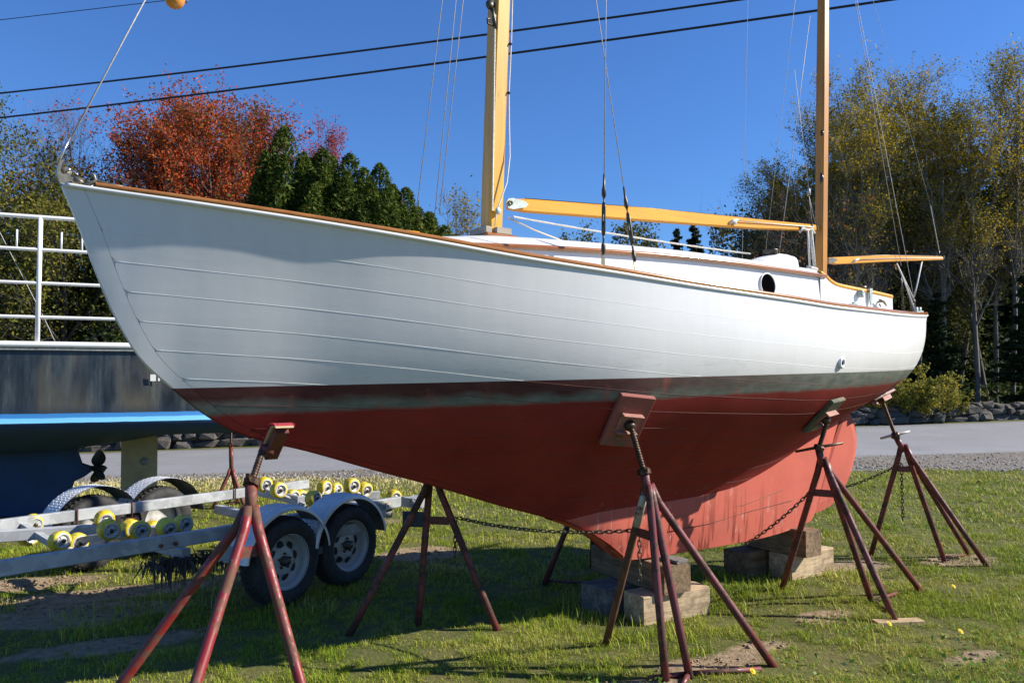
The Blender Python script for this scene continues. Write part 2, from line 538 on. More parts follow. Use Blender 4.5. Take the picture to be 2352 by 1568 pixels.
M['rope'] = plain('white_rope', (0.66, 0.63, 0.57), 0.85, 0, 0.15, 50, 0.4)
M['rope_tan'] = plain('tan_rope', (0.55, 0.47, 0.36), 0.85, 0, 0.15, 50, 0.4)
M['opening_dark'] = plain('opening_shade', (0.002, 0.002, 0.0025), 0.9, 0, 0.1, 4)  # matt black standing in for the shade inside openings
M['opening_dark'].node_tree.nodes['Principled BSDF'].inputs['Specular IOR Level'].default_value = 0.0
M['black'] = plain('black_fitting', (0.012, 0.012, 0.014), 0.5, 0, 0.2, 10)
M['cable'] = plain('black_cable', (0.010, 0.010, 0.013), 0.6, 0, 0.2, 3)
M['orange'] = plain('orange_float', (0.62, 0.25, 0.045), 0.35, 0, 0.12, 6)
M['stand_red'] = mat_rust_paint('stand_red', (0.24, 0.020, 0.021), (0.15, 0.062, 0.036), 0.49, 0.4)
M['stand_brown'] = mat_rust_paint('stand_oxide', (0.17, 0.034, 0.034), (0.085, 0.032, 0.02), 0.52, 0.42)
M['stand_dark'] = mat_rust_paint('stand_dark', (0.16, 0.035, 0.033), (0.07, 0.03, 0.02), 0.5, 0.5)
M['stand_white'] = mat_rust_paint('stand_white', (0.50, 0.48, 0.46), (0.16, 0.06, 0.045), 0.58, 0.45)
M['screw'] = plain('rusty_screw', (0.075, 0.042, 0.026), 0.45, 0.6, 0.4, 40)
M['rust'] = plain('rust', (0.13, 0.055, 0.028), 0.75, 0.2, 0.4, 18, 0.3)
M['pad_red'] = mat_rust_paint('pad_painted', (0.30, 0.09, 0.07), (0.13, 0.10, 0.05), 0.60, 0.8, 5)
M['pad_green'] = mat_rust_paint('pad_mossy', (0.10, 0.12, 0.075), (0.20, 0.15, 0.09), 0.55, 0.85, 6)
M['pad_plate'] = plain('pad_plate', (0.34, 0.15, 0.11), 0.7, 0, 0.2, 20)
M['plywood'] = mat_wood('pad_plywood', (0.36, 0.25, 0.13), (0.52, 0.38, 0.21), (3, 30, 30), 0.8, 0)
M['carpet'] = plain('red_carpet', (0.42, 0.04, 0.06), 0.95, 0, 0.4, 120, 0.8)
M['chain'] = plain('chain_steel', (0.10, 0.085, 0.06), 0.5, 0.6, 0.4, 40)
def timber(name, c0, c1):
    t = NT(name); p = t.tc()
    g = t.noise(1.0, 6, 0.7, t.mapping(p, (2.5, 30, 30)), 0.5)
    col = t.ramp(g, [(0.36, c0), (0.60, c1)])
    col = t.mix(t.ramp(t.noise(6, 5, 0.7), [(0.45, 0.0), (0.68, 0.75)]), col, tuple(c * 0.45 for c in c0))
    cr = t.noise(1.0, 3, 0.6, t.mapping(p, (1.2, 26, 9), loc=(2, 5, 1)))
    col = t.mix(t.ramp(cr, [(0.70, 0.0), (0.73, 0.8)]), col, (0.03, 0.025, 0.02))
    t.set(col, 0.9); t.bump(g, 0.5, 0.01)
    return t.m
M['timber_brown'] = timber('timber_brown', (0.10, 0.062, 0.032), (0.25, 0.165, 0.09))
M['timber_pale'] = timber('timber_pale', (0.30, 0.20, 0.11), (0.58, 0.44, 0.27))
M['timber_grey'] = timber('timber_grey', (0.085, 0.08, 0.075), (0.20, 0.19, 0.175))
M['galv'] = mat_galv()
def mat_diamond():
    t = NT('diamond_plate'); p = t.tc()
    n = t.noise(6, 4)
    t.set(t.ramp(n, [(0.3, (0.60, 0.60, 0.59)), (0.7, (0.74, 0.74, 0.72))]), t.ramp(n, [(0.3, 0.34), (0.7, 0.48)]), 0.35)
    return t.m
M['diamond'] = mat_diamond()
M['under'] = plain('fender_underside', (0.10, 0.10, 0.095), 0.8, 0.2, 0.3, 10)
M['tyre'] = plain('tyre_rubber', (0.030, 0.029, 0.028), 0.8, 0, 0.35, 12, 0.3)
M['tyre_text'] = plain('tyre_lettering', (0.085, 0.083, 0.078), 0.85, 0, 0.2, 30)
M['rim'] = plain('painted_rim', (0.47, 0.46, 0.44), 0.5, 0.15, 0.12, 9)
def mat_yellow():
    t = NT('yellow_polyurethane'); oi = t.node('ShaderNodeObjectInfo')
    v = t.node('ShaderNodeVectorMath', operation='ADD'); t.put(v.inputs[0], t.tc())
    cb = t.node('ShaderNodeCombineXYZ'); t.put(cb.inputs[0], t.math('MULTIPLY', oi.outputs['Random'], 20.0)); t.l.new(cb.outputs[0], v.inputs[1])
    n = t.noise(16, 5, 0.7, v.outputs[0])
    base = t.mix(oi.outputs['Random'], (0.66, 0.46, 0.008), (0.70, 0.58, 0.045))
    t.set(t.mix(t.ramp(n, [(0.5, 0.0), (0.7, 0.75)]), base, (0.16, 0.11, 0.02)), 0.38)
    return t.m
M['yellow'] = mat_yellow()
M['sticker'] = plain('sticker_white', (0.78, 0.77, 0.74), 0.5, 0, 0.05, 8)
M['sticker_orange'] = plain('sticker_orange', (0.75, 0.32, 0.06), 0.5, 0, 0.05, 8)
M['stone'] = None
def mat_stone():
    t = NT('field_stone'); p = t.tc()
    oi = t.node('ShaderNodeObjectInfo')
    n = t.noise(7, 6, 0.7)
    c = t.ramp(n, [(0.25, (0.042, 0.042, 0.041)), (0.6, (0.09, 0.088, 0.083)), (0.85, (0.18, 0.172, 0.16))])  # stone greys darkened to carry the shade of the trees
    c2 = t.ramp(n, [(0.25, (0.052, 0.045, 0.036)), (0.7, (0.13, 0.11, 0.088))])
    t.set(t.mix(oi.outputs['Random'], c, c2), 0.92); t.bump(n, 0.7, 0.03)
    return t.m
M['stone'] = mat_stone()
M['gravel'] = None
def mat_gravel(island=False):
    t = NT('gravel_stones' if island else 'gravel_bed')
    if island:
        g = t.node('ShaderNodeNewGeometry')
        col = t.ramp(g.outputs['Random Per Island'], [(0.0, (0.06, 0.052, 0.043)), (0.4, (0.15, 0.135, 0.115)), (0.75, (0.25, 0.235, 0.215)), (1.0, (0.50, 0.48, 0.45))])
        t.set(col, 0.9)
    else:
        v = t.voronoi(38, out='Color'); c = t.sep(v)[0]
        col = t.ramp(c, [(0.0, (0.07, 0.058, 0.045)), (0.5, (0.17, 0.15, 0.125)), (1.0, (0.30, 0.28, 0.25))])
        a = t.noise(1.3, 5, 0.7)
        col = t.mix(t.ramp(a, [(0.5, 0.0), (0.68, 0.7)]), col, (0.17, 0.115, 0.065))
        t.set(col, 0.95); t.bump(t.voronoi(38), 0.9, 0.02)
    return t.m
M['gravel'] = mat_gravel(False); M['pebble'] = mat_gravel(True)
M['asphalt'] = mat_asphalt()
M['clod'] = plain('soil_clods', (0.25, 0.18, 0.11), 0.95, 0, 0.45, 9)
M['ground'] = mat_ground()
M['bark'] = mat_bark('grey_bark', (0.07, 0.062, 0.052), (0.19, 0.175, 0.155))
M['bark_pale'] = mat_bark('pale_bark', (0.15, 0.14, 0.125), (0.36, 0.34, 0.305), (3, 3, 5), True)
M['bark_dark'] = mat_bark('dark_bark', (0.035, 0.03, 0.026), (0.09, 0.08, 0.07))
M['leaf_red'] = mat_leaf('maple_leaves', [(0.0, (0.06, 0.075, 0.015)), (0.24, (0.15, 0.12, 0.020)), (0.38, (0.30, 0.065, 0.018)), (0.6, (0.42, 0.058, 0.022)), (0.82, (0.55, 0.14, 0.022)), (1.0, (0.38, 0.05, 0.05))], 0.3, 0.5, 0.35)
M['leaf_pink'] = mat_leaf('pink_red_leaves', [(0.0, (0.26, 0.04, 0.035)), (0.5, (0.38, 0.045, 0.055)), (1.0, (0.44, 0.10, 0.07))], 0.3)
M['leaf_rust'] = mat_leaf('rusty_leaves', [(0.0, (0.10, 0.09, 0.02)), (0.4, (0.22, 0.10, 0.03)), (0.8, (0.32, 0.10, 0.04)), (1.0, (0.30, 0.20, 0.04))], 0.4)
M['leaf_yellow'] = mat_leaf('yellowing_leaves', [(0.0, (0.06, 0.07, 0.012)), (0.35, (0.16, 0.15, 0.018)), (0.62, (0.40, 0.30, 0.020)), (0.9, (0.68, 0.46, 0.025)), (1.0, (0.45, 0.24, 0.05))], 0.38, 0.5, 0.3)
M['leaf_olive'] = mat_leaf('olive_leaves', [(0.0, (0.035, 0.048, 0.010)), (0.5, (0.095, 0.105, 0.018)), (0.85, (0.22, 0.18, 0.028)), (1.0, (0.32, 0.20, 0.03))], 0.25, 0.5, 0.5)
M['leaf_green'] = mat_leaf('deep_green_leaves', [(0.0, (0.022, 0.036, 0.010)), (0.6, (0.05, 0.075, 0.018)), (1.0, (0.10, 0.12, 0.03))], 0.3)
M['cedar'] = mat_leaf('cedar_sprays', [(0.0, (0.024, 0.044, 0.010)), (0.5, (0.075, 0.115, 0.020)), (0.84, (0.16, 0.19, 0.032)), (0.92, (0.22, 0.12, 0.03)), (1.0, (0.25, 0.10, 0.025))], 0.25, 0.6, 0.6)
M['spruce'] = mat_leaf('spruce_needles', [(0.0, (0.014, 0.026, 0.011)), (0.7, (0.030, 0.050, 0.019)), (1.0, (0.06, 0.08, 0.028))], 0.2, 0.6)
M['shrub'] = mat_leaf('shrub_leaves', [(0.0, (0.08, 0.10, 0.02)), (0.4, (0.20, 0.21, 0.04)), (0.7, (0.46, 0.36, 0.04)), (1.0, (0.58, 0.54, 0.30))], 0.35, 0.35, 0.9)
M['leaf_litter'] = mat_leaf('fallen_leaves', [(0.0, (0.10, 0.055, 0.02)), (0.6, (0.20, 0.12, 0.045)), (1.0, (0.32, 0.20, 0.06))], 0.2, 0.8)
def mat_grass():
    t = NT('grass_blades')
    g = t.node('ShaderNodeNewGeometry')
    rnd = g.outputs['Random Per Island']
    big = t.noise(0.9, 3, 0.55)
    gx, gy, gz = t.sep(t.tc())
    verge = t.ramp(t.math('MULTIPLY', t.math('SUBTRACT', t.math('MULTIPLY_ADD', gx, -0.1667, gy), 11.6), 0.3), [(0.0, 0.0), (1.0, 0.62)])
    verge = t.math('MULTIPLY', verge, t.ramp(t.math('MULTIPLY_ADD', gx, -0.07, 0.5), [(0.0, 0.15), (0.55, 1.0)]))
    f = t.math('ADD', verge, t.math('ADD', t.math('MULTIPLY', rnd, 0.55), t.math('MULTIPLY', t.ramp(big, [(0.3, 0.0), (0.7, 1.0)]), 0.42)))
    col = t.ramp(f, [(0.0, (0.09, 0.185, 0.009)), (0.3, (0.20, 0.29, 0.016)), (0.55, (0.33, 0.37, 0.032)), (0.75, (0.52, 0.46, 0.12)), (1.0, (0.74, 0.64, 0.34))])
    t.set(col, 0.55)
    t.b.inputs['Specular IOR Level'].default_value = 0.10
    tr = t.node('ShaderNodeBsdfTranslucent'); t.l.new(col, tr.inputs[0])
    mx = t.node('ShaderNodeMixShader'); mx.inputs[0].default_value = 0.22
    t.l.new(t.b.outputs[0], mx.inputs[1]); t.l.new(tr.outputs[0], mx.inputs[2])
    t.l.new(mx.outputs[0], t.out.inputs['Surface'])
    return t.m
M['grass'] = mat_grass()
M['weed'] = mat_leaf('broadleaf_weeds', [(0.0, (0.09, 0.20, 0.02)), (0.7, (0.17, 0.30, 0.05)), (1.0, (0.34, 0.42, 0.22))], 0.35, 0.4)
M['dandelion'] = plain('dandelion_yellow', (0.80, 0.56, 0.01), 0.6, 0, 0.1, 30)
def mat_boat2():
    t = NT('dark_yacht_paint'); p = t.tc()
    x, y, z = t.sep(p)
    st = t.noise(1.0, 5, 0.7, t.mapping(p, (7, 7, 0.8)))
    st2 = t.noise(1.0, 4, 0.6, t.mapping(p, (26, 26, 0.7)))
    top = t.ramp(st, [(0.34, (0.007, 0.010, 0.012)), (0.48, (0.024, 0.030, 0.034)), (0.60, (0.055, 0.064, 0.064)), (0.74, (0.12, 0.12, 0.10))])
    top = t.mix(t.ramp(st2, [(0.5, 0.0), (0.7, 0.55)]), top, (0.022, 0.026, 0.034))
    top = t.mix(t.ramp(t.noise(1.0, 3, 0.5, t.mapping(p, (1.6, 1.6, 0.5), loc=(1, 0, 0))), [(0.5, 0.0), (0.62, 0.6)]), top, (0.11, 0.095, 0.06))
    zz = t.math('ADD', z, t.math('MULTIPLY', t.math('SUBTRACT', t.noise(2.5, 4), 0.5), 0.05))
    top = t.mix(t.ramp(zz, [(0.0, 0.0), (1.0, 1.0)]) if False else t.ramp(t.math('SUBTRACT', zz, 1.0), [(0.30, 1.0), (0.46, 0.0)]), top, (0.016, 0.022, 0.032))
    zq = t.math('ADD', z, t.math('MULTIPLY', t.math('SUBTRACT', t.noise(5, 4), 0.5), 0.018))
    blue = t.ramp(t.noise(3, 5, 0.7), [(0.3, (0.006, 0.030, 0.095)), (0.7, (0.009, 0.048, 0.145))])
    blue = t.mix(t.ramp(t.noise(7, 5, 0.7), [(0.66, 0.0), (0.70, 0.7)]), blue, (0.01, 0.022, 0.05))
    stripe = t.mix(t.math('GREATER_THAN', zq, 1.300), (0.13, 0.42, 0.68), (0.02, 0.17, 0.44))
    col = t.mix(t.math('GREATER_THAN', zq, 1.245), blue, stripe)
    col = t.mix(t.math('GREATER_THAN', zq, 1.352), col, top)
    t.set(col, t.mix(t.math('GREATER_THAN', zq, 1.352), (0.7,) * 3, (0.28,) * 3))
    return t.m
M['yacht2'] = mat_boat2()
M['rail2'] = plain('white_rail_paint', (0.76, 0.76, 0.75), 0.35, 0, 0.05, 5)
M['rudder2'] = plain('ochre_rudder', (0.30, 0.26, 0.15), 0.6, 0, 0.25, 4)
M['prop'] = plain('fouled_propeller', (0.045, 0.038, 0.028), 0.6, 0.5, 0.4, 12)
M['zinc'] = plain('zinc_anode', (0.20, 0.22, 0.22), 0.8, 0.3, 0.4, 25)

# ------------------------------------------------------------------ terrain
def road_near(x):
    return 16.07 + 0.1667 * np.clip(x, -45, 60)
def road_far(x):
    return road_near(x) + 6.25
def z_near(x):
    return 0.007 + 0.0089 * np.clip(x, -30, 40)
def z_far(x):
    return 0.059 + 0.0219 * np.clip(x, -30, 40)
def height(x, y):
    x = np.asarray(x, float); y = np.asarray(y, float)
    yn, yf, zn, zf = road_near(x), road_far(x), z_near(x), z_far(x)
    a = np.clip((y - 10.5) / np.maximum(yn - 10.5, 0.5), 0, 1); a = a * a * (3 - 2 * a)
    b = np.clip((y - yn) / (yf - yn), 0, 1)
    return zn * a * (1 - b) + zf * b + np.clip(y - yf - 1.0, 0, 200) * 0.012

SOIL = [(1.25, 5.0, 0.42, 0.16, 0.35, 0.8), (1.62, 5.32, 0.30, 0.12, 0.4, 0.6), (2.3, 5.95, 0.34, 0.16, 0.5, 0.6), (3.15, 7.5, 0.55, 0.2, 0.3, 0.75), (4.32, 7.8, 0.45, 0.2, 0.3, 0.8),
        (-3.4, 6.0, 1.0, 0.28, 0.3, .9), (-2.6, 5.35, .7, .2, .5, .7), (-3.7, 6.4, 0.8, 0.22, 0.3, 1.0), (-3.2, 6.65, 0.7, 0.2, 0.4, 1.0), (-4.2, 6.9, 0.6, 0.25, 0.3, 0.9), (-0.9, 8.1, 0.4, 0.3, 0.4, 1.0), (-3.2, 5.8, 0.5, 0.2, 0.3, 0.6), (-2.2, 7.3, 0.6, 0.3, 0.5, 0.6),
        (0.7, 4.62, 0.35, 0.14, 0.2, 0.7), (2.9, 5.1, 0.3, 0.12, 0.4, 0.5), (0.7, 7.35, 0.5, 0.2, 0.4, 0.4), (1.2, 4.5, 0.4, 0.1, 0.2, 0.6), (-1.8, 9.9, 0.8, 0.25, 0.2, 0.5)]
def soil_mask(x, y):
    m = np.zeros_like(np.asarray(x, float))
    for (cx, cy, a, b, th, w) in SOIL:
        c, s = math.cos(th), math.sin(th)
        dx, dy = x - cx, y - cy
        u = (dx * c + dy * s) / a; v = (-dx * s + dy * c) / b
        m = np.maximum(m, 1.25 * w * np.exp(-(u * u + v * v) ** 1.4))
    return m
def soil_full(x, y):
    return np.clip(soil_mask(x, y) + 0.55 * np.clip(fbm(x * 1.1 + 3, y * 1.1 + 9, 3) - 0.60, 0, 1) * 2.2, 0, 1)

def build_ground():
    def axis(lo, hi, step, far_lo, far_hi, n):
        core = np.arange(lo, hi + 1e-6, step)
        g = np.geomspace(1, 1 + abs(far_hi - hi), n)[1:] - 1
        g2 = np.geomspace(1, 1 + abs(lo - far_lo), n)[1:] - 1
        return np.concatenate([(lo - g2)[::-1], core, hi + g])
    X = axis(-9, 11, 0.075, -700, 700, 42)
    Y = axis(2.0, 17, 0.075, -120, 1500, 46)
    xx, yy = np.meshgrid(X, Y)
    z = height(xx, yy)
    near = np.clip((road_near(xx) - 3.0 - yy) / 1.5, 0, 1) * (np.abs(xx) < 14)
    sm = soil_full(xx, yy)
    z = z + near * ((fbm(xx * 0.9, yy * 0.9, 3) - 0.5) * 0.03 + (fbm(xx * 5, yy * 5, 2) - 0.5) * (0.012 + 0.05 * sm))
    # the road bed lies below the tarmac
    inroad = (yy > road_near(xx) - 0.02) & (yy < road_far(xx) + 0.02)
    z = z - 0.05 * inroad
    ny, nx = xx.shape
    V = np.stack([xx, yy, z], -1).reshape(-1, 3)
    i = np.arange(nx * (ny - 1)).reshape(ny - 1, nx)[:, :-1].ravel()
    F = np.stack([i, i + 1, i + nx + 1, i + nx], 1)
    me = raw_mesh('ground', V, [F], M['ground'], True)
    at = me.attributes.new('soil', 'FLOAT', 'POINT')
    at.data.foreach_set('value', sm.ravel().astype(np.float32))
    o = link(bpy.data.objects.new('ground', me))
    return tag(o, 'mown yard of grass and bare soil under the boats', 'ground', kind='structure')
build_ground()

def strip(name, f0, f1, zoff0, zoff1, mat, xs, nacross=6, label=None, skirt=0.0):
    rows = []
    for t in np.linspace(0, 1, nacross):
        y = f0(xs) * (1 - t) + f1(xs) * t
        rows.append(np.stack([xs, y, height(xs, y) + zoff0 * (1 - t) + zoff1 * t], -1))
    if skirt:
        a = rows[0].copy(); a[:, 1] -= 0.03; a[:, 2] -= skirt
        b = rows[-1].copy(); b[:, 1] += 0.03; b[:, 2] -= skirt
        rows = [a] + rows + [b]
    m = MB(); m.grid(np.array(rows))
    o = m.build(name, mat)
    return tag(o, label, name.replace('_', ' '), kind='structure')
xs = np.concatenate([np.linspace(-120, -30, 20), np.linspace(-28, 40, 120), np.linspace(44, 160, 20)])
_wig = lambda x: 0.05 * (vnoise(x * 1.7, 3.3) - 0.5) + 0.03 * (vnoise(x * 6, 1.3) - 0.5)
strip('road', lambda x: road_near(x) + _wig(x), road_far, 0.03, 0.03, M['asphalt'], xs, 10, 'grey asphalt country road behind the boats', 0.09)
sh_w = lambda x: np.clip(0.75 + 0.13 * (x + 6), 0.7, 2.7) + 0.35 * (vnoise(x * 0.8, 7.1) - 0.5) + 0.25 * (vnoise(x * 3, 2.1) - 0.5)
strip('gravel_shoulder', lambda x: road_near(x) - sh_w(x), lambda x: road_near(x) - 0.035, 0.004, 0.012, M['gravel'], xs, 10, 'grey gravel verge along the near edge of the road')

def pebbles(n=5200):
    x = RNG.uniform(-9, 17, n); t = RNG.random(n) ** 0.8
    w = sh_w(x) + 0.25
    y = road_near(x) - 0.06 - t * w
    z = height(x, y) + 0.008
    r = RNG.uniform(0.010, 0.030, n) * RNG.uniform(0.6, 1.4, n)
    base = np.array([(1, 0, 0), (0, 1, 0), (-1, 0, 0), (0, -1, 0), (0, 0, 0.75), (0, 0, -0.5)])
    f = np.array([(0, 1, 4), (1, 2, 4), (2, 3, 4), (3, 0, 4), (1, 0, 5), (2, 1, 5), (3, 2, 5), (0, 3, 5)])
    j = RNG.uniform(0.6, 1.3, (n, 6, 3))
    a = RNG.uniform(0, 6.28, n); c, s = np.cos(a), np.sin(a)
    P = base[None] * j * r[:, None, None]
    Q = np.stack([P[..., 0] * c[:, None] - P[..., 1] * s[:, None], P[..., 0] * s[:, None] + P[..., 1] * c[:, None], P[..., 2]], -1)
    Q += np.stack([x, y, z], -1)[:, None, :]
    F = (f[None] + (np.arange(n) * 6)[:, None, None]).reshape(-1, 3)
    o = link(bpy.data.objects.new('gravel', raw_mesh('gravel', Q.reshape(-1, 3), [F], M['pebble'])))
    tag(o, 'loose gravel stones along the edge of the road', 'gravel', kind='stuff')
pebbles()

# ------------------------------------------------------------------ the white sailboat
BOW = (-2.215, 3.87, 0.0)
HD = np.array([0.823, 0.568, 0.0]); HP = np.array([0.568, -0.823, 0.0])   # aft and port directions
BRZ = math.atan2(0.568, 0.823)
boat = empty('sailboat', BOW, BRZ, 'white wooden double-ended sailboat with red bottom, propped up on jack stands', 'sailboat')
def bl(s, p, z): return np.array([s, -p, z])
def bw(s, p, z): return np.array(BOW) + HD * s + HP * p + np.array([0, 0, z])

f_bs = pchip([0, .25, .5, 1, 1.5, 2, 2.5, 3, 3.5, 4, 4.5, 5, 5.5, 6, 6.5, 7, 7.4, 7.7, 7.88, 7.982],
             [.025, .135, .25, .43, .58, .70, .80, .88, .93, .96, .97, .96, .915, .84, .70, .53, .335, .175, .09, .03])
f_zs = pchip([0, .475, 1.07, 1.74, 2.25, 2.82, 3.49, 4.32, 5.13, 5.87, 6.4, 7.0, 7.5, 7.982],
             [2.705, 2.646, 2.58, 2.505, 2.447, 2.399, 2.35, 2.311, 2.284, 2.287, 2.305, 2.34, 2.382, 2.426])
f_zb = pchip([0, .08, .173, .266, .371, .542, .663, .835, .965, 1.25, 1.656, 2.103, 2.599, 3.075, 3.31, 3.5, 3.6, 3.68, 4, 4.946, 5.90, 5.945, 6.113, 6.449, 6.8, 7.193, 7.438, 7.737, 7.982],
             [2.70, 2.504, 2.251, 2.036, 1.861, 1.693, 1.588, 1.478, 1.425, 1.345, 1.215, 1.077, .911, .763, .662, .545, .465, .43, .42, .415, .486, .53, .85, 1.422, 1.535, 1.670, 1.838, 2.111, 2.420])
f_zc = pchip([3.075, 3.46, 4.2, 4.68, 5.1, 5.5, 6.0, 6.449], [.763, .80, .82, .85, .94, 1.065, 1.25, 1.422])
f_e = pchip([0, 1, 2, 3, 3.6, 4.7, 5.5, 6.1, 6.45, 7, 7.982], [.022, .028, .045, .085, .115, .12, .09, .06, .04, .03, .025])
_ps = [0, 1, 1.5, 2, 3, 4, 5, 6, 6.5, 7, 7.5, 8]
# section control points: (breadth as a share of the sheer breadth, depth as a share of the depth)
f_c1 = [pchip(_ps, [.66, .67, .77, .87, .98, 1.02, 1.03, 1.03, 1.02, 1.02, 1.0, 1.0]), pchip(_ps, [.30, .30, .28, .26, .24, .23, .23, .23, .23, .23, .24, .25])]
f_c2 = [pchip(_ps, [.44, .65, .80, .92, 1.08, 1.18, 1.20, 1.16, 1.10, 1.04, .98, .90]), pchip(_ps, [.52, .53, .53, .53, .53, .53, .54, .58, .62, .62, .60, .55])]
f_c3 = [pchip(_ps, [.22, .40, .46, .47, .42, .33, .30, .40, .52, .60, .62, .60]), pchip(_ps, [.76, .76, .75, .74, .71, .70, .71, .78, .84, .88, .90, .85])]
def f_zg(s):
    s = np.asarray(s, float)
    return np.where((s > 3.075) & (s < 6.449), np.maximum(f_zc(s), f_zb(s)), f_zb(s))

def section(s, n=90):
    bs, zs, zg, e = float(f_bs(s)), float(f_zs(s)), float(f_zg(s)), float(f_e(s))
    e = min(e, bs)
    D = max(zs - zg, 0.002)
    t = np.linspace(0, 1, n)[:, None]
    C = [np.array([bs, zs])] + [np.array([e + (bs - e) * float(fb(s)), zs - D * float(fz(s))]) for fb, fz in (f_c1, f_c2, f_c3)] + [np.array([e, zg])]
    return sum(w * (1 - t) ** (4 - i) * t ** i * C[i] for i, w in enumerate((1, 4, 6, 4, 1)))

STN = np.unique(np.concatenate([np.linspace(0, 1.2, 61), np.linspace(1.2, 5.8, 70), np.linspace(5.8, 7.982, 66)]))
SEC = []
for s_ in STN:
    P = section(s_)
    g = np.concatenate([[0], np.cumsum(np.linalg.norm(np.diff(P, axis=0), axis=1))])
    SEC.append((P, g))
f_pw = pchip([0, 2.5, 5, 8], [1.03, 0.94, 0.96, 1.02])
# girth, at each station, at which the planking stops against the stem, the keel or the stern post
GPL = []
for k, s_ in enumerate(STN):
    P, g = SEC[k]
    if s_ < 0.088:
        GPL.append(0.0); continue
    zr = float(f_zb(s_ - 0.088)) if s_ < 3.2 else float(f_zg(s_))
    if s_ < 3.2:
        zr = max(zr, float(f_zg(s_)))
        i = np.searchsorted(-P[:, 1], -zr)
        GPL.append(float(np.interp(-zr, -P[:, 1], g)))
    else:
        GPL.append(float(g[-1]))
GPL = np.array(GPL)
GTOT = np.array([g[-1] for _, g in SEC])
def at_girth(k, gg):
    P, g = SEC[k]
    return np.interp(gg, g, P[:, 0]), np.interp(gg, g, P[:, 1])
def normal_off(k, gg, d):
    """offset outward in the section plane"""
    y0, z0 = at_girth(k, max(gg - 0.01, 0)); y1, z1 = at_girth(k, min(gg + 0.01, GTOT[k]))
    t = np.array([y1 - y0, z1 - z0]); t /= np.linalg.norm(t) + 1e-9
    return np.array([-t[1], t[0]]) * d       # outward (port, up) for a downwards running section

hull = None
def hull_surface(name, g0f, g1f, side, rows, mat, parent, ks=None, inset=0.0, edge=0.0):
    G = []
    for k in (ks if ks is not None else range(len(STN))):
        a, b = g0f(k), g1f(k)
        row = []
        tt = np.linspace(0, 1, rows)
        if edge and b - a > 0.02:
            w = 0.0012 / (b - a)
            tt = np.concatenate([[0, w], np.linspace(0, 1, rows)[1:-1], [1 - w, 1]])
        elif edge:
            tt = np.concatenate([[0, 0.1], np.linspace(0, 1, rows)[1:-1], [0.9, 1]])
        for j, t in enumerate(tt):
            gg = a + (b - a) * t
            y, z = at_girth(k, gg)
            d = -inset
            if edge and j in (0, len(tt) - 1): d -= edge
            o = normal_off(k, gg, d)
            row.append(bl(STN[k], side * max(y + o[0], 0.002), z + o[1]))
        G.append(row)
    G = np.array(G)
    if side > 0: G = G[:, ::-1]
    m = MB(); m.grid(G)
    o = m.build(name, mat, parent)
    return sharp(o, 16) if edge else o

# backing shell: the whole port side set 5 mm in, and the starboard side entire
hull = hull_surface('hull', lambda k: 0.0, lambda k: GTOT[k], 1, 34, M['hull'], boat, inset=0.005)
hull_surface('starboard_planking', lambda k: 0.0, lambda k: GTOT[k], -1, 34, M['hull'], hull)
widths = [0.195] + [0.142] * 13
bounds = np.concatenate([[0], np.cumsum(widths)])
for i in range(len(widths)):
    def g0(k, i=i): return bounds[i] * float(f_pw(STN[k]))
    def g1(k, i=i): return min(bounds[i + 1] * float(f_pw(STN[k])), GPL[k])
    ks = [k for k in range(len(STN)) if GPL[k] > g0(k) + 0.004]
    if len(ks) < 3: continue
    # stay within one unbroken run
    run = [ks[0]]
    best = []
    for k in ks[1:]:
        if k == run[-1] + 1: run.append(k)
        else:
            if len(run) > len(best): best = run
            run = [k]
    if len(run) > len(best): best = run
    hull_surface('plank', g0, g1, 1, 9, M['hull'], hull, best, 0.0, 0.0009)
    # raised bead of old seam compound above the next plank
    pts = []
    for k in best:
        gg = bounds[i + 1] * float(f_pw(STN[k]))
        if gg < GPL[k] - 0.003:
            y, z = at_girth(k, gg); o = normal_off(k, gg, 0.0 + 0.0006 * (vnoise(STN[k] * 9 + i * 13, 3.0) - 0.5))
            pts.append(bl(STN[k], y + o[0], z + o[1]))
    if len(pts) > 4:
        sel = [p for p in pts]
        MB().tube(sel, 0.0011, 5).build('seam', M['seam'], hull)
# stem timber and its flat leading face
ks = [k for k in range(len(STN)) if STN[k] < 3.2]
hull_surface('stem', lambda k: GPL[k] + (0.002 if GPL[k] > 0 else 0), lambda k: GTOT[k], 1, 7, M['hull'], hull, ks, 0.0, 0.002)
m = MB()
G = [[bl(s_, p * min(float(f_e(s_)), float(f_bs(s_))), float(f_zb(s_)) - (0.006 if abs(p) < 0.5 else 0)) for p in (1, 0, -1)] for s_ in STN[STN <= 3.62]]
m.grid(np.array(G), smooth=False)
m.build('stem_face', M['hull'], hull)
# ballast keel and deadwood below the garboards
kst = [s_ for s_ in np.linspace(3.0, 6.44, 90)]
G = []
for s_ in kst:
    zg, zb, e = float(f_zg(s_)), float(f_zb(s_)), float(f_e(s_))
    row = []
    for t in np.linspace(0, 1, 9):
        w = e * (1.0 + 0.10 * (1 - t) - 0.25 * t * t)
        row.append((w, zg + 0.015 - (zg + 0.015 - zb) * t))
    w = row[-1][0]
    full = [bl(s_, a, b) for a, b in row] + [bl(s_, w * 0.6, zb - 0.012), bl(s_, -w * 0.6, zb - 0.012)] + [bl(s_, -a, b) for a, b in reversed(row)]
    G.append(full)
m = MB(); m.grid(np.array(G)[:, ::-1]); sharp(m.build('keel', M['keel'], boat), 40)
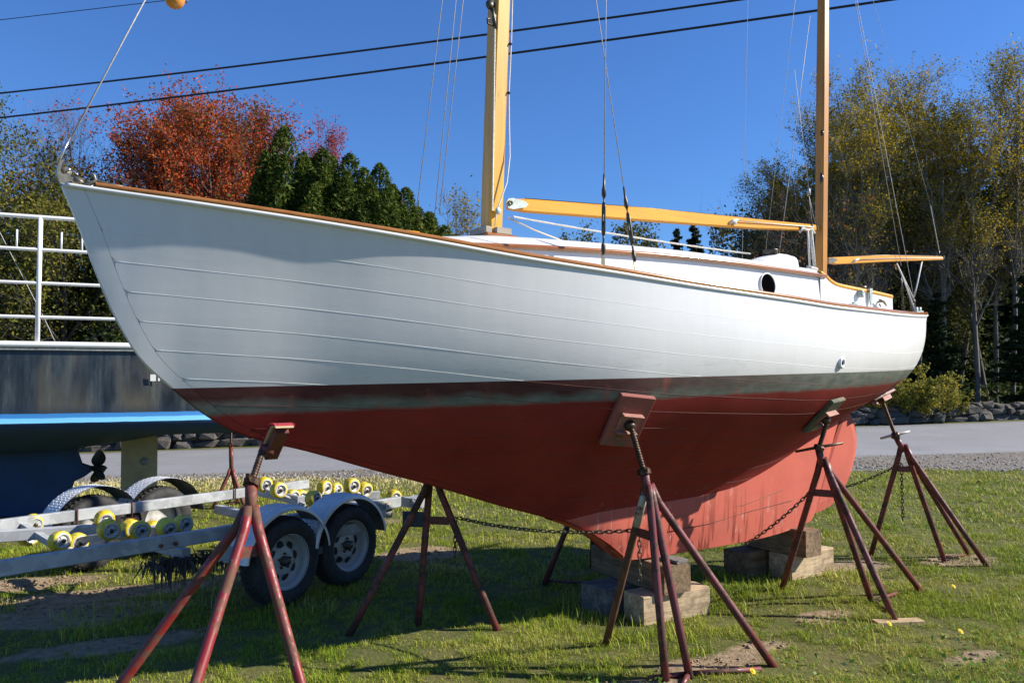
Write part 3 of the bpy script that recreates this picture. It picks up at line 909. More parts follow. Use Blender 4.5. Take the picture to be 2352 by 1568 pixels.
# lap of the ballast casting: a thin proud plate edge scribed on the keel
lap = [bl(s_, float(f_e(s_)) * 1.0 + 0.004, z_) for s_, z_ in ((4.05, 0.60), (4.06, 0.70), (4.9, 0.72), (5.45, 0.80))]
MB().tube(lap[:1] + lap[1:], 0.003, 4).build('ballast_seam', M['rust'], boat)
lap2 = [bl(s_, float(f_e(s_)) * 0.97 + 0.004, z_) for s_, z_ in ((4.05, 0.60), (4.5, 0.615), (4.95, 0.66), (5.6, 0.70))]
MB().tube(lap2, 0.0025, 4).build('ballast_seam', M['rust'], boat)
# rudder hung on the raked stern post
rud = [(5.965, .535), (6.12, .85), (6.455, 1.415), (6.52, 1.441), (6.60, 1.405), (6.655, 1.32), (6.682, 1.209), (6.675, 1.10), (6.647, 1.003), (6.58, .87), (6.497, .767), (6.38, .66), (6.251, .585), (6.10, .55)]
rv = [(x, -z) for x, z in rud]
m = MB()
n = len(rud); cx, cz = 6.35, 1.0
out = [bl(x, 0.020, z) for x, z in rud]; out2 = [bl(x, -0.020, z) for x, z in rud]
inn = [bl(cx + (x - cx) * .8, 0.034, cz + (z - cz) * .8) for x, z in rud]; inn2 = [bl(cx + (x - cx) * .8, -0.034, cz + (z - cz) * .8) for x, z in rud]
V = out + inn + out2 + inn2
F = [tuple(range(n, 2 * n)), tuple(reversed(range(3 * n, 4 * n)))]
for k in range(n):
    k2 = (k + 1) % n
    F += [(k, k2, n + k2, n + k), (k2, k, 2 * n + k, 2 * n + k2), (2 * n + k2, 2 * n + k, 3 * n + k, 3 * n + k2)]
m.add(V, F, False)
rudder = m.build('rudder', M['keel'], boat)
# deck, sheer moulding and cap rail
G = []
for s_ in STN[1:]:
    b, z = float(f_bs(s_)), float(f_zs(s_))
    G.append([bl(s_, b * p, z + 0.002 + 0.05 * min(b, .6) * (1 - p * p)) for p in (1, .66, .33, 0, -.33, -.66, -1)])
m = MB(); m.grid(np.array(G)); m.build('deck', M['roofcanvas'], boat)
for side, nm in ((1, 'cap_rail'), (-1, 'cap_rail')):
    G = []; T = []
    for s_ in STN:
        if s_ < 0.13: continue
        b, z = float(f_bs(s_)), float(f_zs(s_))
        hgt = 0.029
        y0, y1 = b + 0.013, max(b - 0.050, 0.0)
        G.append([bl(s_, side * p, q) for p, q in ((y0 - .004, z + .004), (y0, z + .010), (y0, z + hgt * .7), (y0 - .008, z + hgt), (y1 + .006, z + hgt + .002), (y1, z + hgt * .7), (y1, z + .004))])
    G = np.array(G)
    m = MB(); m.grid(G[:, ::-1] if side < 0 else G, closed=True); sharp(m.build(nm, M['rail'], boat), 50)
    P = [bl(s_, side * (float(f_bs(s_)) + 0.003), float(f_zs(s_)) - 0.006) for s_ in STN if s_ > 0.01]
    MB().tube(P, 0.0125, 7).build('sheer_moulding', M['white'], boat)
# varnished fore hatch edge peeping over the rail
MB().box(bl(1.72, 0.05, 2.615), (0.30, 0.36, 0.035), bev=0.008).build('fore_hatch', M['boom'], boat)

# cabin trunk
CS = np.concatenate([np.linspace(1.90, 2.1, 8), np.linspace(2.2, 5.36, 40)])
f_cb = pchip([1.90, 1.95, 2.1, 2.6, 3.4, 4.2, 5.0, 5.36, 5.9, 6.4], [.42, .445, .475, .54, .60, .625, .61, .59, .56, .52])
f_cz = pchip([1.90, 2.8, 3.95, 5.36], [2.545, 2.582, 2.604, 2.597])
cabin_side = []
PORT_S, PORT_Z, PORT_R = 4.60, 2.455, 0.088
def side_wall(side):
    G = []
    ss = np.linspace(1.90, 5.36, 60)
    for s_ in ss:
        zt = float(f_cz(s_)) - 0.004; zb_ = float(f_zs(s_)) - 0.01
        G.append([bl(s_, side * (float(f_cb(s_)) - 0.012 + 0.02 * (1 - t)), zb_ + (zt - zb_) * t) for t in np.linspace(0, 1, 5)])
    G = np.array(G)
    return G[:, ::-1] if side < 0 else G
m = MB()
m.grid(side_wall(1)); m.grid(side_wall(-1))
m.add([bl(1.90, .43, 2.50), bl(1.90, -.43, 2.50), bl(1.90, -.41, 2.545), bl(1.90, .41, 2.545)], [(0, 1, 2, 3)], False)
m.add([bl(5.36, .57, 2.27), bl(5.36, -.57, 2.27), bl(5.36, -.57, 2.60), bl(5.36, .57, 2.60)], [(3, 2, 1, 0)], False)
cabin = m.build('cabin', M['white'], boat)
G = []
for s_ in CS:
    b, z = float(f_cb(s_)), float(f_cz(s_))
    cr = 0.078 * min(1.0, 0.50 + (s_ - 1.9) * 1.2)
    row = []
    for p in np.linspace(1, -1, 17):
        row.append(bl(s_, (b + .004) * p, z + .030 * (1 - abs(p) ** 14) + cr * (1 - p * p)))
    row = [bl(s_, b + .006, z - .004)] + row + [bl(s_, -b - .006, z - .004)]
    G.append(row)
m = MB(); m.grid(np.array(G))
m.add([G[0][i] for i in range(len(G[0]))], [tuple(range(len(G[0])))], False)
m.add([G[-1][i] for i in range(len(G[-1]))], [tuple(reversed(range(len(G[-1]))))], False)
m.build('roof', M['roofcanvas'], cabin)
for side in (1, -1):
    P = [bl(s_, side * (float(f_cb(s_)) + 0.010), float(f_cz(s_)) - 0.016) for s_ in np.concatenate([np.linspace(1.93, 2.1, 5), np.linspace(2.2, 5.37, 40)])]
    MB().tube(P, 0.0155, 8).build('eave_trim', M['trim'], cabin)
# round open portlight: white rim, black disc painted as its unlit interior
pn = unit(np.array([0.022, -1.0, 0.066])); pc = bl(PORT_S, float(f_cb(PORT_S)) - 0.002, PORT_Z)
port = MB().lathe(pc, pn, [(PORT_R + .006, .0), (PORT_R + .006, .012), (PORT_R + .001, .015), (PORT_R - .004, .012), (PORT_R - .006, -.0)], 40).build('portlight', M['white'], cabin)
MB().lathe(pc, pn, [(0.0005, .009), (PORT_R * .5, .009), (PORT_R - .003, .009)], 40).build('port_shade_disc', M['opening_dark'], port)
# ventilator: teardrop box with a black cowl ring
G = []
for t in np.linspace(0, 1, 14):
    s_ = 4.92 + .47 * t
    w = .13 * math.sin(math.pi * min(t * .62 + .06, 1)) ** .7
    h = .035 + .085 * min(1, t * 1.5) ** .8
    if t > .9: h *= .96
    z0 = float(f_cz(s_)) + .085
    G.append([bl(s_, .22 + w * math.cos(a) * (1.0 if a in (0, math.pi) else .97), z0 + h * math.sin(a) ** .55) for a in np.linspace(0, math.pi, 11)])
m = MB(); m.grid(np.array(G))
m.add(G[-1], [tuple(range(11))], False); m.add(G[0], [tuple(reversed(range(11)))], False)
vent = m.build('ventilator', M['white'], cabin)
MB().lathe(bl(5.17, .22, float(f_cz(5.17)) + .188), (0, 0, 1), [(.058, 0), (.060, .03), (.064, .032), (.062, .045), (.045, .047), (.044, .02), (.001, .018)], 24).build('cowl_ring', M['darkbronze'], vent)

# cockpit coaming with varnished cap
coz = pchip([5.30, 5.38, 5.45, 5.55, 5.75, 6.1, 6.42], [2.60, 2.575, 2.54, 2.515, 2.502, 2.488, 2.470])
cs = np.concatenate([np.linspace(5.30, 5.6, 14), np.linspace(5.65, 6.42, 18)])
f_co = pchip([5.3, 5.9, 6.42], [.585, .565, .545])
m = MB()
for side in (1, -1):
    G = []
    for s_ in cs:
        b = float(f_co(s_)) + .012; zt = float(coz(s_)); zb_ = float(f_zs(s_)) - .01
        G.append([bl(s_, side * (b - o), z) for o, z in ((0, zb_), (0, (zb_ + zt) / 2), (0, zt), (.03, zt), (.03, zb_))])
    G = np.array(G)
    m.grid(G[:, ::-1] if side < 0 else G, smooth=False)
m.box(bl(6.405, 0, 2.395), (.03, 1.09, .15))
coam = m.build('cockpit_coaming', M['white'], boat)
for side in (1, -1):
    P = [bl(s_, side * (float(f_co(s_)) + .0), float(coz(s_)) + .010) for s_ in cs]
    MB().tube(P, 0.020, 8).build('coaming_cap', M['boom'] if side > 0 else M['rail'], coam)
MB().tube([bl(6.43, .53 * p, 2.478 - .01 * (1 - p * p)) for p in np.linspace(1, -1, 9)], .02, 8).build('coaming_cap', M['rail'], coam)
MB().lathe(bl(6.12, .44, 2.47), (0, 0, 1), [(.05, 0), (.05, .02), (.034, .035), (.032, .065), (.048, .08), (.05, .09), (.01, .092)], 20).build('winch', M['bronze'], coam)
MB().box(bl(5.86, .60, 2.468), (.045, .05, .06), bev=.01).build('cam_cleat', M['verdigris'], coam)
MB().prism([(-.02, .07), (.02, .07), (.022, -.04), (.0, -.075), (-.018, -.03)], bl(6.02, .592, 2.455), (1, 0, 0), (0, 0, 1), (0, 1, 0), .012).build('tiller_bracket', M['verdigris'], coam)
m = MB(); m.tube([bl(6.13, .60, 2.435), bl(6.17, .612, 2.425), bl(6.21, .607, 2.405), bl(6.245, .60, 2.385)], [.006, .011, .011, .005], 7)
m.tube([bl(6.17, .57, 2.42), bl(6.172, .61, 2.42)], .009, 7); m.tube([bl(6.165, .58, 2.40), bl(6.16, .60, 2.375)], .006, 6)
m.build('jam_cleat', M['bronze'], coam)
m = MB(); m.tube([bl(4.80, .63, 2.335), bl(4.81, .645, 2.375), bl(4.835, .65, 2.39), bl(4.85, .645, 2.37), bl(4.852, .64, 2.335)], .006, 6); m.build('fairlead', M['bronze'], cabin)
m = MB(); m.box(bl(5.32, .88, 2.335), (.06, .02, .022), bev=.006); m.box(bl(5.30, .88, 2.325), (.09, .03, .008)); m.build('chock', M['verdigris'], boat)

# through-hull outlet low on the port quarter
def hull_pt(s_, z_):
    k = int(np.argmin(np.abs(STN - s_))); P, g = SEC[k]
    i = np.interp(-z_, -P[:, 1], np.arange(len(P)))
    y = np.interp(i, np.arange(len(P)), P[:, 0])
    return y
yy0 = hull_pt(5.0, 1.87)
n_ = unit(bl(0.12, 1, -0.12))
m = MB(); c_ = bl(5.0, yy0, 1.87)
m.lathe(c_, n_, [(.042, -.004), (.042, .010), (.034, .016), (.022, .014), (.020, .004)], 24)
o_ = m.build('through_hull', M['white'], boat)
MB().lathe(c_, n_, [(.001, .006), (.021, .006)], 20).build('outlet_bore', M['opening_dark'], o_)

# bronze stem head: cheek plates, chain roller, mooring horns
sh = MB()
plate = [(-.010, 2.695), (-.024, 2.745), (-.030, 2.785), (-.024, 2.815), (-.006, 2.846), (.003, 2.842), (-.008, 2.812), (-.012, 2.785), (-.004, 2.765), (.075, 2.757), (.118, 2.750), (.105, 2.742), (.085, 2.738), (.078, 2.722), (.090, 2.708), (.12, 2.698), (.06, 2.695)]
sh.prism(plate, bl(0, .020, 0), (1, 0, 0), (0, 0, 1), (0, 1, 0), .010)
sh.prism(plate, bl(0, -.020, 0), (1, 0, 0), (0, 0, 1), (0, 1, 0), .010)
G = [[bl(s_, p, z_) for p in (.025, -.025)] for s_, z_ in ((-.004, 2.69), (-.024, 2.745), (-.031, 2.785), (-.025, 2.815))]
sh.grid(np.array(G), smooth=True)
stemhead = sh.build('stem_head_fitting', M['bronze'], boat)
MB().lathe(bl(.022, -.022, 2.788), (0, 1, 0), [(.005, .0), (.030, .0), (.022, .012), (.014, .022), (.022, .032), (.030, .044), (.005, .044)], 18).build('chain_roller', M['bronze'], stemhead)
MB().lathe(bl(.030, .028, 2.790), (0, -1, 0), [(.001, .012), (.010, .010), (.012, .004), (.012, 0)], 12).build('roller_pin', M['steel'], stemhead)
MB().tube([bl(.035, .03, 2.790), bl(.060, .034, 2.780), bl(.070, .036, 2.768), bl(.08, .034, 2.766)], .005, 6).build('shackle', M['steel'], stemhead)
for side in (1, -1):
    b_ = float(f_bs(.14))
    m = MB()
    m.tube([bl(.10, side * (b_ - .03), 2.712), bl(.14, side * b_, 2.712), bl(.165, side * (b_ + .004), 2.735), bl(.155, side * (b_ + .01), 2.760), bl(.135, side * (b_ + .012), 2.773)], [.011, .013, .011, .008, .004], 8)
    m.tube([bl(.165, side * b_, 2.725), bl(.20, side * (b_ + .02), 2.722), bl(.25, side * (b_ + .035), 2.712), bl(.31, side * (b_ + .055), 2.704)], [.011, .010, .009, .006], 8)
    m.tube([bl(.06, side * .05, 2.735), bl(.085, side * .065, 2.722), bl(.105, side * .07, 2.715)], [.016, .015, .006], 8)
    m.build('mooring_horn', M['bronze'], stemhead)

stemhead.scale = (.84, .84, .84); stemhead.location = (.004, 0, 2.70 * .16)

# ------------------------------------------------------------------ spars
def spar(name, pts, sizes, mat, parent, along):
    """rectangular bevelled spar; sizes (fore-aft/height, athwart) per point"""
    G = []
    for p, (a, b) in zip(pts, sizes):
        p = np.asarray(p, float)
        c = .12 * min(a, b)
        ring = [(-a / 2, -b / 2 + c), (-a / 2 + c, -b / 2), (a / 2 - c, -b / 2), (a / 2, -b / 2 + c), (a / 2, b / 2 - c), (a / 2 - c, b / 2), (-a / 2 + c, b / 2), (-a / 2, b / 2 - c)]
        if along == 'z': G.append([p + np.array([x, y, 0]) for x, y in ring])
        else: G.append([p + np.array([0, y, x]) for x, y in ring])
    G = np.array(G)
    if along == 'z': pass
    else: G = G[:, ::-1]
    m = MB(); m.grid(G, smooth=False, closed=True)
    n = G.shape[1]
    m.add(G[0], [tuple(reversed(range(n)))], False); m.add(G[-1], [tuple(range(n))], False)
    o = m.build(name, mat, parent)
    return o
def mx(z): return 2.520 + (z - 2.70) * .040     # main mast fore-aft position with height
mast = spar('mast', [bl(mx(z), 0, z) for z in (2.64, 3.0, 4.5, 6.5, 8.5, 9.7)], [(.108, .122), (.112, .124), (.116, .128), (.108, .12), (.085, .095), (.06, .065)], M['mast'], boat, 'z')
MB().box(bl(2.535, 0, 2.690), (.26, .25, .030), bev=.012).build('mast_partner', M['trim'], mast)
for (ds, dp, a, b) in ((-.085, .05, .05, .11), (.03, .088, .12, .05), (-.085, -.05, .05, .10), (.09, 0.0, .04, .12)):
    MB().box(bl(mx(2.74) + ds, dp, 2.727), (a, b, .044), bev=.004).build('mast_wedge', M['greywood'], mast)
def zx(z): return 6.185 + (z - 2.6) * .044
miz = spar('mizzen_mast', [bl(zx(z), 0, z) for z in (2.2, 3.0, 4.5, 6.0, 7.2)], [(.080, .080), (.084, .086), (.088, .090), (.075, .075), (.05, .05)], M['mizzen'], boat, 'z')
boom = spar('boom', [bl(s_, 0, z_) for s_, z_ in ((2.66, 2.938), (2.80, 2.945), (4.0, 3.02), (5.2, 3.085), (6.125, 3.150))], [(.070, .05), (.088, .062), (.098, .066), (.085, .06), (.052, .045)], M['boom'], boat, 'x')
MB().prism([(-.01, -.036), (.03, -.040), (.13, -.022), (.155, .0), (.13, .020), (.03, .036), (-.01, .030), (-.03, 0)], bl(2.645, .036, 2.938), (1, 0, .06), (0, 0, 1), (0, -1, 0), .012).build('gooseneck', M['verdigris'], boom)
MB().lathe(bl(2.648, .044, 2.94), (0, -1, 0), [(.018, 0), (.018, .006), (.008, .007), (.007, .003), (.001, .003)], 14).build('gooseneck_pin', M['darkbronze'], boom)
MB().tube([bl(2.80, 0, 2.995), bl(4.0, 0, 3.075), bl(5.2, 0, 3.134)], .005, 5).build('sail_track', M['darkbronze'], boom)
m = MB(); m.tube([bl(4.88, .036, 3.055), bl(4.92, .046, 3.075), bl(4.97, .048, 3.090)], [.012, .016, .008], 7); m.tube([bl(4.93, .035, 3.055), bl(4.95, .05, 3.06)], .014, 7)
cl_ = m.build('boom_cleat', M['rope'], boom)
MB().tube([bl(4.97, .045, 3.080), bl(5.5, .036, 3.112), bl(6.05, .030, 3.148)], .0042, 5).build('outhaul_line', M['rope'], boom)
MB().box(bl(5.86, .026, 3.118), (.03, .02, .03), bev=.004).build('outhaul_cheek', M['darkbronze'], boom)
MB().tube([bl(6.03, .028, 3.12), bl(6.035, .028, 3.175), bl(6.04, 0, 3.185)], .006, 6).build('boom_band', M['black'], boom)
MB().box(bl(6.115, 0, 3.155), (.02, .06, .06), bev=.005).build('boom_end_fitting', M['darkbronze'], boom)
mb = spar('mizzen_boom', [bl(s_, 0, z_) for s_, z_ in ((6.29, 2.862), (6.42, 2.868), (7.3, 2.965), (8.395, 3.062))], [(.05, .04), (.068, .05), (.066, .05), (.036, .035)], M['boom'], boat, 'x')
MB().prism([(-.02, -.028), (.03, -.028), (.10, -.01), (.115, .005), (.10, .016), (.03, .026), (-.02, .022)], bl(6.29, .028, 2.86), (1, 0, .08), (0, 0, 1), (0, -1, 0), .010).build('gooseneck', M['bronze'], mb)
MB().tube([bl(6.38, 0, 2.902), bl(7.3, 0, 3.002), bl(8.38, 0, 3.085)], .005, 5).build('sail_track', M['darkbronze'], mb)
m = MB(); m.tube([bl(6.66, .028, 2.87), bl(6.70, .036, 2.895), bl(6.75, .038, 2.912)], [.010, .014, .007], 7); m.build('boom_cleat', M['rope'], mb)
MB().tube([bl(6.75, .034, 2.905), bl(7.5, .028, 2.985), bl(8.37, .020, 3.065)], .0038, 5).build('outhaul_line', M['rope'], mb)
m = MB(); m.box(bl(8.40, 0, 3.07), (.025, .045, .045), bev=.005); m.tube([bl(8.33, 0, 3.08), bl(8.335, 0, 3.14)], .008, 6); m.build('boom_end_fitting', M['darkbronze'], mb)

# standing rigging
def wire(name, a, b, r, mat, parent=boat, sag=0.0, n=10):
    a, b = np.asarray(a, float), np.asarray(b, float)
    P = [a + (b - a) * t - np.array([0, 0, sag * 4 * t * (1 - t)]) for t in np.linspace(0, 1, n)]
    return MB().tube(P, r, 6).build(name, mat, parent)
fs = wire('forestay', bl(.006, 0, 2.862), bl(mx(9.6) - .03, 0, 9.6), .0048, M['wire'])
MB().tube([bl(-.018, 0, 2.805), bl(.036, 0, 2.945)], [.0065, .006], 8).build('stay_terminal', M['steel'], fs)
MB().lathe(bl(-.004, -.02, 2.848), (0, 1, 0), [(.001, 0), (.010, 0), (.010, .04), (.001, .04)], 10).build('clevis_pin', M['steel'], fs)
def shroud(pc_, top, parent=boat, tb=True, r=.0032):
    pc_ = np.asarray(pc_, float); top = np.asarray(top, float)
    d = unit(top - pc_)
    x, y, _ = frame_from(d, (1, 0, 0))
    sh = wire('shroud', pc_ + d * .50, top, r, M['wire'], parent, n=4)
    if tb:
        MB().prism([(-.014, -.04), (.014, -.04), (.010, .07), (-.010, .07)], pc_, np.array([1, 0, 0]), d, np.cross([1, 0, 0], d), .006).build('chain_plate', M['bronze'], sh)
        m = MB(); m.tube([pc_ + d * .05, pc_ + d * .075, pc_ + d * .105, pc_ + d * .125], [.009, .014, .013, .006], 8)
        m.tube([pc_ + d * .12, pc_ + d * .17], .006, 7); m.build('toggle', M['darkbronze'], sh)
        m = MB()
        for sg in (-1, 1): m.tube([pc_ + d * .165 + x * .0 , pc_ + d * .19 + x * .0105 * sg, pc_ + d * .335 + x * .0105 * sg, pc_ + d * .36], [.009, .0058, .0058, .009], 7)
        m.tube([pc_ + d * .165, pc_ + d * .25], .005, 6); m.tube([pc_ + d * .29, pc_ + d * .40], .005, 6)
        m.build('turnbuckle', M['darkbronze'], sh)
        m = MB(); m.tube([pc_ + d * .385, pc_ + d * .405, pc_ + d * .44, pc_ + d * .46, pc_ + d * .53], [.006, .014, .013, .008, .0055], 8)
        m.build('stay_terminal', M['darkbronze'], sh)
    return sh
shroud(bl(2.79, .825, 2.45), bl(2.66, 1.06, 6.0))
shroud(bl(3.03, .855, 2.425), bl(mx(8.0), .06, 8.0))
shroud(bl(2.29, -.75, 2.50), bl(mx(8.9), -.06, 8.9), tb=False)
shroud(bl(2.47, -.78, 2.48), bl(mx(7.0) + .05, -.20, 8.0), tb=False)
shroud(bl(2.50, -.78, 2.48), bl(mx(8.0) + .10, -.16, 8.0), tb=False)
shroud(bl(6.36, -.70, 2.33), bl(6.75, -.7 + .25, 5.5), tb=False, r=.0035)
shroud(bl(6.20, -.74, 2.31), bl(6.46, -.30, 6.3), tb=False, r=.0022)
bk = shroud(bl(7.62, .05, 2.42), bl(zx(7.0), 0.02, 7.0), tb=False, r=.003)
wire('shroud', bl(6.66, .64, 2.36), bl(zx(6.8), .05, 6.8), .0022, M['wire'])
wire('shroud', bl(6.0, -.78, 2.31), bl(5.92, -.55, 6.0), .0020, M['wire'])
wire('topping_lift', bl(8.34, 0, 3.13), bl(8.18, 0, 3.62), .004, M['rope'], mb)
wire('topping_lift', bl(8.18, 0, 3.62), bl(zx(7.1), 0, 7.1), .0018, M['wire'])
# port stern stay tackle with turnbuckles at the stern deck
for dp in (.05, -.03):
    m = MB(); P = [bl(7.66, dp, 2.44), bl(7.645, dp, 2.50), bl(7.635, dp, 2.56), bl(7.61, dp * .6, 2.70), bl(7.58, dp * .3, 2.80)]
    m.tube(P, [.012, .009, .013, .010, .006], 7); m.build('stern_turnbuckle', M['darkbronze'], bk)
# mizzen sheet: white rope falls
def rope(name, pts, r, mat, parent=boat):
    return MB().tube(pts, r, 6).build(name, mat, parent)
rope('mizzen_sheet', [bl(7.98, 0, 3.00), bl(7.86, .0, 2.72), bl(7.80, 0, 2.60)], .0085, M['rope'])
rope('mizzen_sheet', [bl(7.28, .30, 2.40), bl(7.40, .10, 2.80), bl(7.45, .02, 2.93)], .0075, M['rope'])
rope('mizzen_sheet', [bl(7.45, .02, 2.93), bl(7.62, .02, 2.74), bl(7.76, .02, 2.58)], .0075, M['rope'])
m = MB(); m.lathe(bl(7.78, 0, 2.56), (.3, 1, 0), [(.001, -.02), (.022, -.016), (.026, 0), (.022, .016), (.001, .02)], 14); m.tube([bl(7.78, 0, 2.55), bl(7.785, 0, 2.44)], .010, 7); m.build('sheet_block', M['darkbronze'], boat)
for (s_, p_) in ((7.10, .40), (7.72, .10), (7.30, -.26)):
    m = MB(); m.tube([bl(s_, p_, float(f_zs(s_)) + .02), bl(s_, p_, float(f_zs(s_)) + .085)], [.020, .016], 10); m.box(bl(s_, p_, float(f_zs(s_)) + .04), (.06, .05, .014)); m.build('mooring_bitt', M['verdigris'], boat)
# main sheet and halyards about the masts
def hel(pts, r, name, mat, parent=boat, sag=0.0):
    a, b = np.asarray(pts[0]), np.asarray(pts[1]); n = 40
    P = np.array([a + (b - a) * t - np.array([0, 0, sag * 4 * t * (1 - t)]) for t in np.linspace(0, 1, n)])
    m = MB()
    L_ = np.linalg.norm(b - a); d = unit(b - a); x, y, _ = frame_from(d)
    tt = np.linspace(0, 1, int(L_ / .009))
    for ph in (0, 2.094, 4.189):
        Q = [a + (b - a) * t - np.array([0, 0, sag * 4 * t * (1 - t)]) + r * .52 * (math.cos(t * L_ / (r * 6.5) * 6.283 + ph) * x + math.sin(t * L_ / (r * 6.5) * 6.283 + ph) * y) for t in tt]
        m.tube(Q, r * .58, 4, caps=False)
    return m.build(name, mat, parent)
hel([bl(2.66, .06, 2.842), bl(5.06, .10, 2.800)], .0075, 'main_sheet', M['rope'], sag=.012)
rope('mast_line', [bl(2.62, .05, 2.835), bl(2.85, .04, 2.775), bl(3.10, .03, 2.728)], .0055, M['rope_tan'])
hel([bl(mx(2.86) - .045, .075, 2.86), bl(mx(4.2) - .066, .055, 4.20)], .0065, 'halyard', M['rope'], mast)
rope('halyard', [bl(mx(2.70) - .02, .075, 2.76), bl(mx(2.84) - .015, .085, 2.86), bl(mx(3.0) + .05, .10, 3.06), bl(mx(3.2) + .075, .085, 3.24), bl(mx(3.45) + .07, .07, 3.45), bl(mx(3.7) + .06, .066, 3.68), bl(mx(4.1) + .064, .066, 4.05), bl(mx(4.7) + .06, .066, 4.7), bl(mx(8) + .04, .05, 8.6)], .0045, M['rope'], mast)
for z_ in (3.68, 4.02):
    MB().tube([bl(mx(z_) + .05, .060, z_), bl(mx(z_) + .065, .075, z_)], .009, 6).build('wire_clip', M['black'], mast)
m = MB(); m.lathe(bl(mx(2.87) - .005, .085, 2.862), (.2, -1, 0), [(.001, -.008), (.022, -.006), (.026, 0), (.022, .008), (.001, .012)], 16); m.build('halyard_block', M['verdigris'], mast)
m = MB(); m.lathe(bl(mx(4.15) - .085, .03, 4.27), (0, -1, 0), [(.001, -.016), (.030, -.012), (.034, 0), (.030, .012), (.001, .016)], 14)
m.tube([bl(mx(4.2) - .08, .04, 4.24), bl(mx(4.2) - .075, .05, 4.20), bl(mx(4.2) - .07, .05, 4.16), bl(mx(4.2) - .062, .055, 4.10)], [.016, .010, .016, .012], 7)
m.tube([bl(mx(4.2) - .10, .05, 4.165), bl(mx(4.2) - .125, .05, 4.155), bl(mx(4.2) - .12, .05, 4.125), bl(mx(4.2) - .08, .05, 4.12)], .007, 6)
m.build('halyard_shackle', M['darkbronze'], mast)
for z_, h_ in ((3.62, .15), (4.05, .09)):
    G = [bl(zx(z_) - .046, .010 * k, z_ + q) for k, q in ((0, h_ / 2), (2, h_ / 3), (2.4, 0), (2, -h_ / 3), (0, -h_ / 2), (-2, -h_ / 3), (-2.4, 0), (-2, h_ / 3))]
    MB().tube([bl(zx(z_) - .030, 0.018, z_ - h_ / 2), bl(zx(z_) - .040, .030, z_), bl(zx(z_) - .030, .018, z_ + h_ / 2)], [.006, .020, .006], 8).build('mast_tang', M['darkbronze'], miz)
m = MB(); m.tube([bl(5.93, .05, 3.105), bl(5.95, .05, 2.78)], .010, 6); m.tube([bl(5.97, .06, 3.10), bl(6.02, .06, 2.74)], .011, 6); m.tube([bl(5.99, .03, 3.10), bl(6.05, .03, 2.74)], .011, 6)
m.tube([bl(5.80, .06, 3.07), bl(5.86, .05, 3.115), bl(5.93, .05, 3.10), bl(5.99, .05, 3.12), bl(6.02, .06, 3.08)], .011, 6)
m.tube([bl(5.90, .10, 2.745), bl(5.96, .02, 2.77), bl(6.0, .09, 2.74), bl(6.05, .03, 2.765)], .018, 6); m.build('sheet_tackle', M['rope'], boat)
m = MB(); m.tube([bl(6.00, .02, 3.50), bl(6.0, .02, 3.44)], [.012, .018], 8); m.tube([bl(6.0, .02, 3.44), bl(6.10, .01, 3.19)], .003, 5); m.tube([bl(6.0, .02, 3.44), bl(6.04, .02, 3.19)], .003, 5); m.tube([bl(6.0, .02, 3.50), bl(5.87, -.02, 4.6)], .0025, 5); m.build('peak_tackle', M['wire'], miz)
# orange float hanging on a line from the mast head
fl = MB()
prof = [(.0005, -.052)] + [(.052 * math.sin(a), -.052 * math.cos(a)) for a in np.linspace(.25, math.pi - .25, 12)] + [(.0005, .052)]
fl.lathe(bl(.505, 0.0, 3.772), (0, 0, 1), prof, 24)
flo = fl.build('orange_float', M['orange'], None)
flo.location = BOW; flo.rotation_euler = (0, 0, BRZ)
tag(flo, 'orange ball float hanging above the bow at the top of the frame', 'float')
for sg in (-1, 1):
    MB().tube([bl(.505 + sg * .045, 0, 3.765), bl(.505 + sg * .062, 0, 3.772), bl(.505 + sg * .070, 0, 3.79), bl(.505 + sg * .056, 0, 3.80)], .004, 6).build('bail_ring', M['darkbronze'], flo)
MB().tube([bl(.505, 0, 3.82), bl(1.2, 0, 5.6), bl(2.70, 0, 9.3)], .004, 5).build('hanging_line', M['rope'], flo)

# ------------------------------------------------------------------ jack stands
def hull_normal(s_, z_):
    e = .03
    y0 = hull_pt(s_, z_)
    dys = (hull_pt(s_ + .06, z_) - hull_pt(s_ - .06, z_)) / .12
    dyz = (hull_pt(s_, z_ + e) - hull_pt(s_, z_ - e)) / (2 * e)
    return y0, unit(np.array([-dys, 1.0, -dyz]))       # (s, port, z)
def hp2w(s_, p_, z_): return bw(s_, p_, z_)
def dirw(v): return HD * v[0] + HP * v[1] + np.array([0, 0, v[2]])

def screw_mesh(m, a, b, r, pitch=.016):
    a, b = np.asarray(a, float), np.asarray(b, float)
    L_ = np.linalg.norm(b - a); n = max(4, int(L_ / pitch))
    prof = []
    for i in range(n):
        h = i * L_ / n; d = L_ / n
        prof += [(r * .80, h), (r, h + d * .3), (r, h + d * .62), (r * .80, h + d * .9)]
    prof.append((r * .8, L_))
    m.lathe(a, b - a, prof, 12)

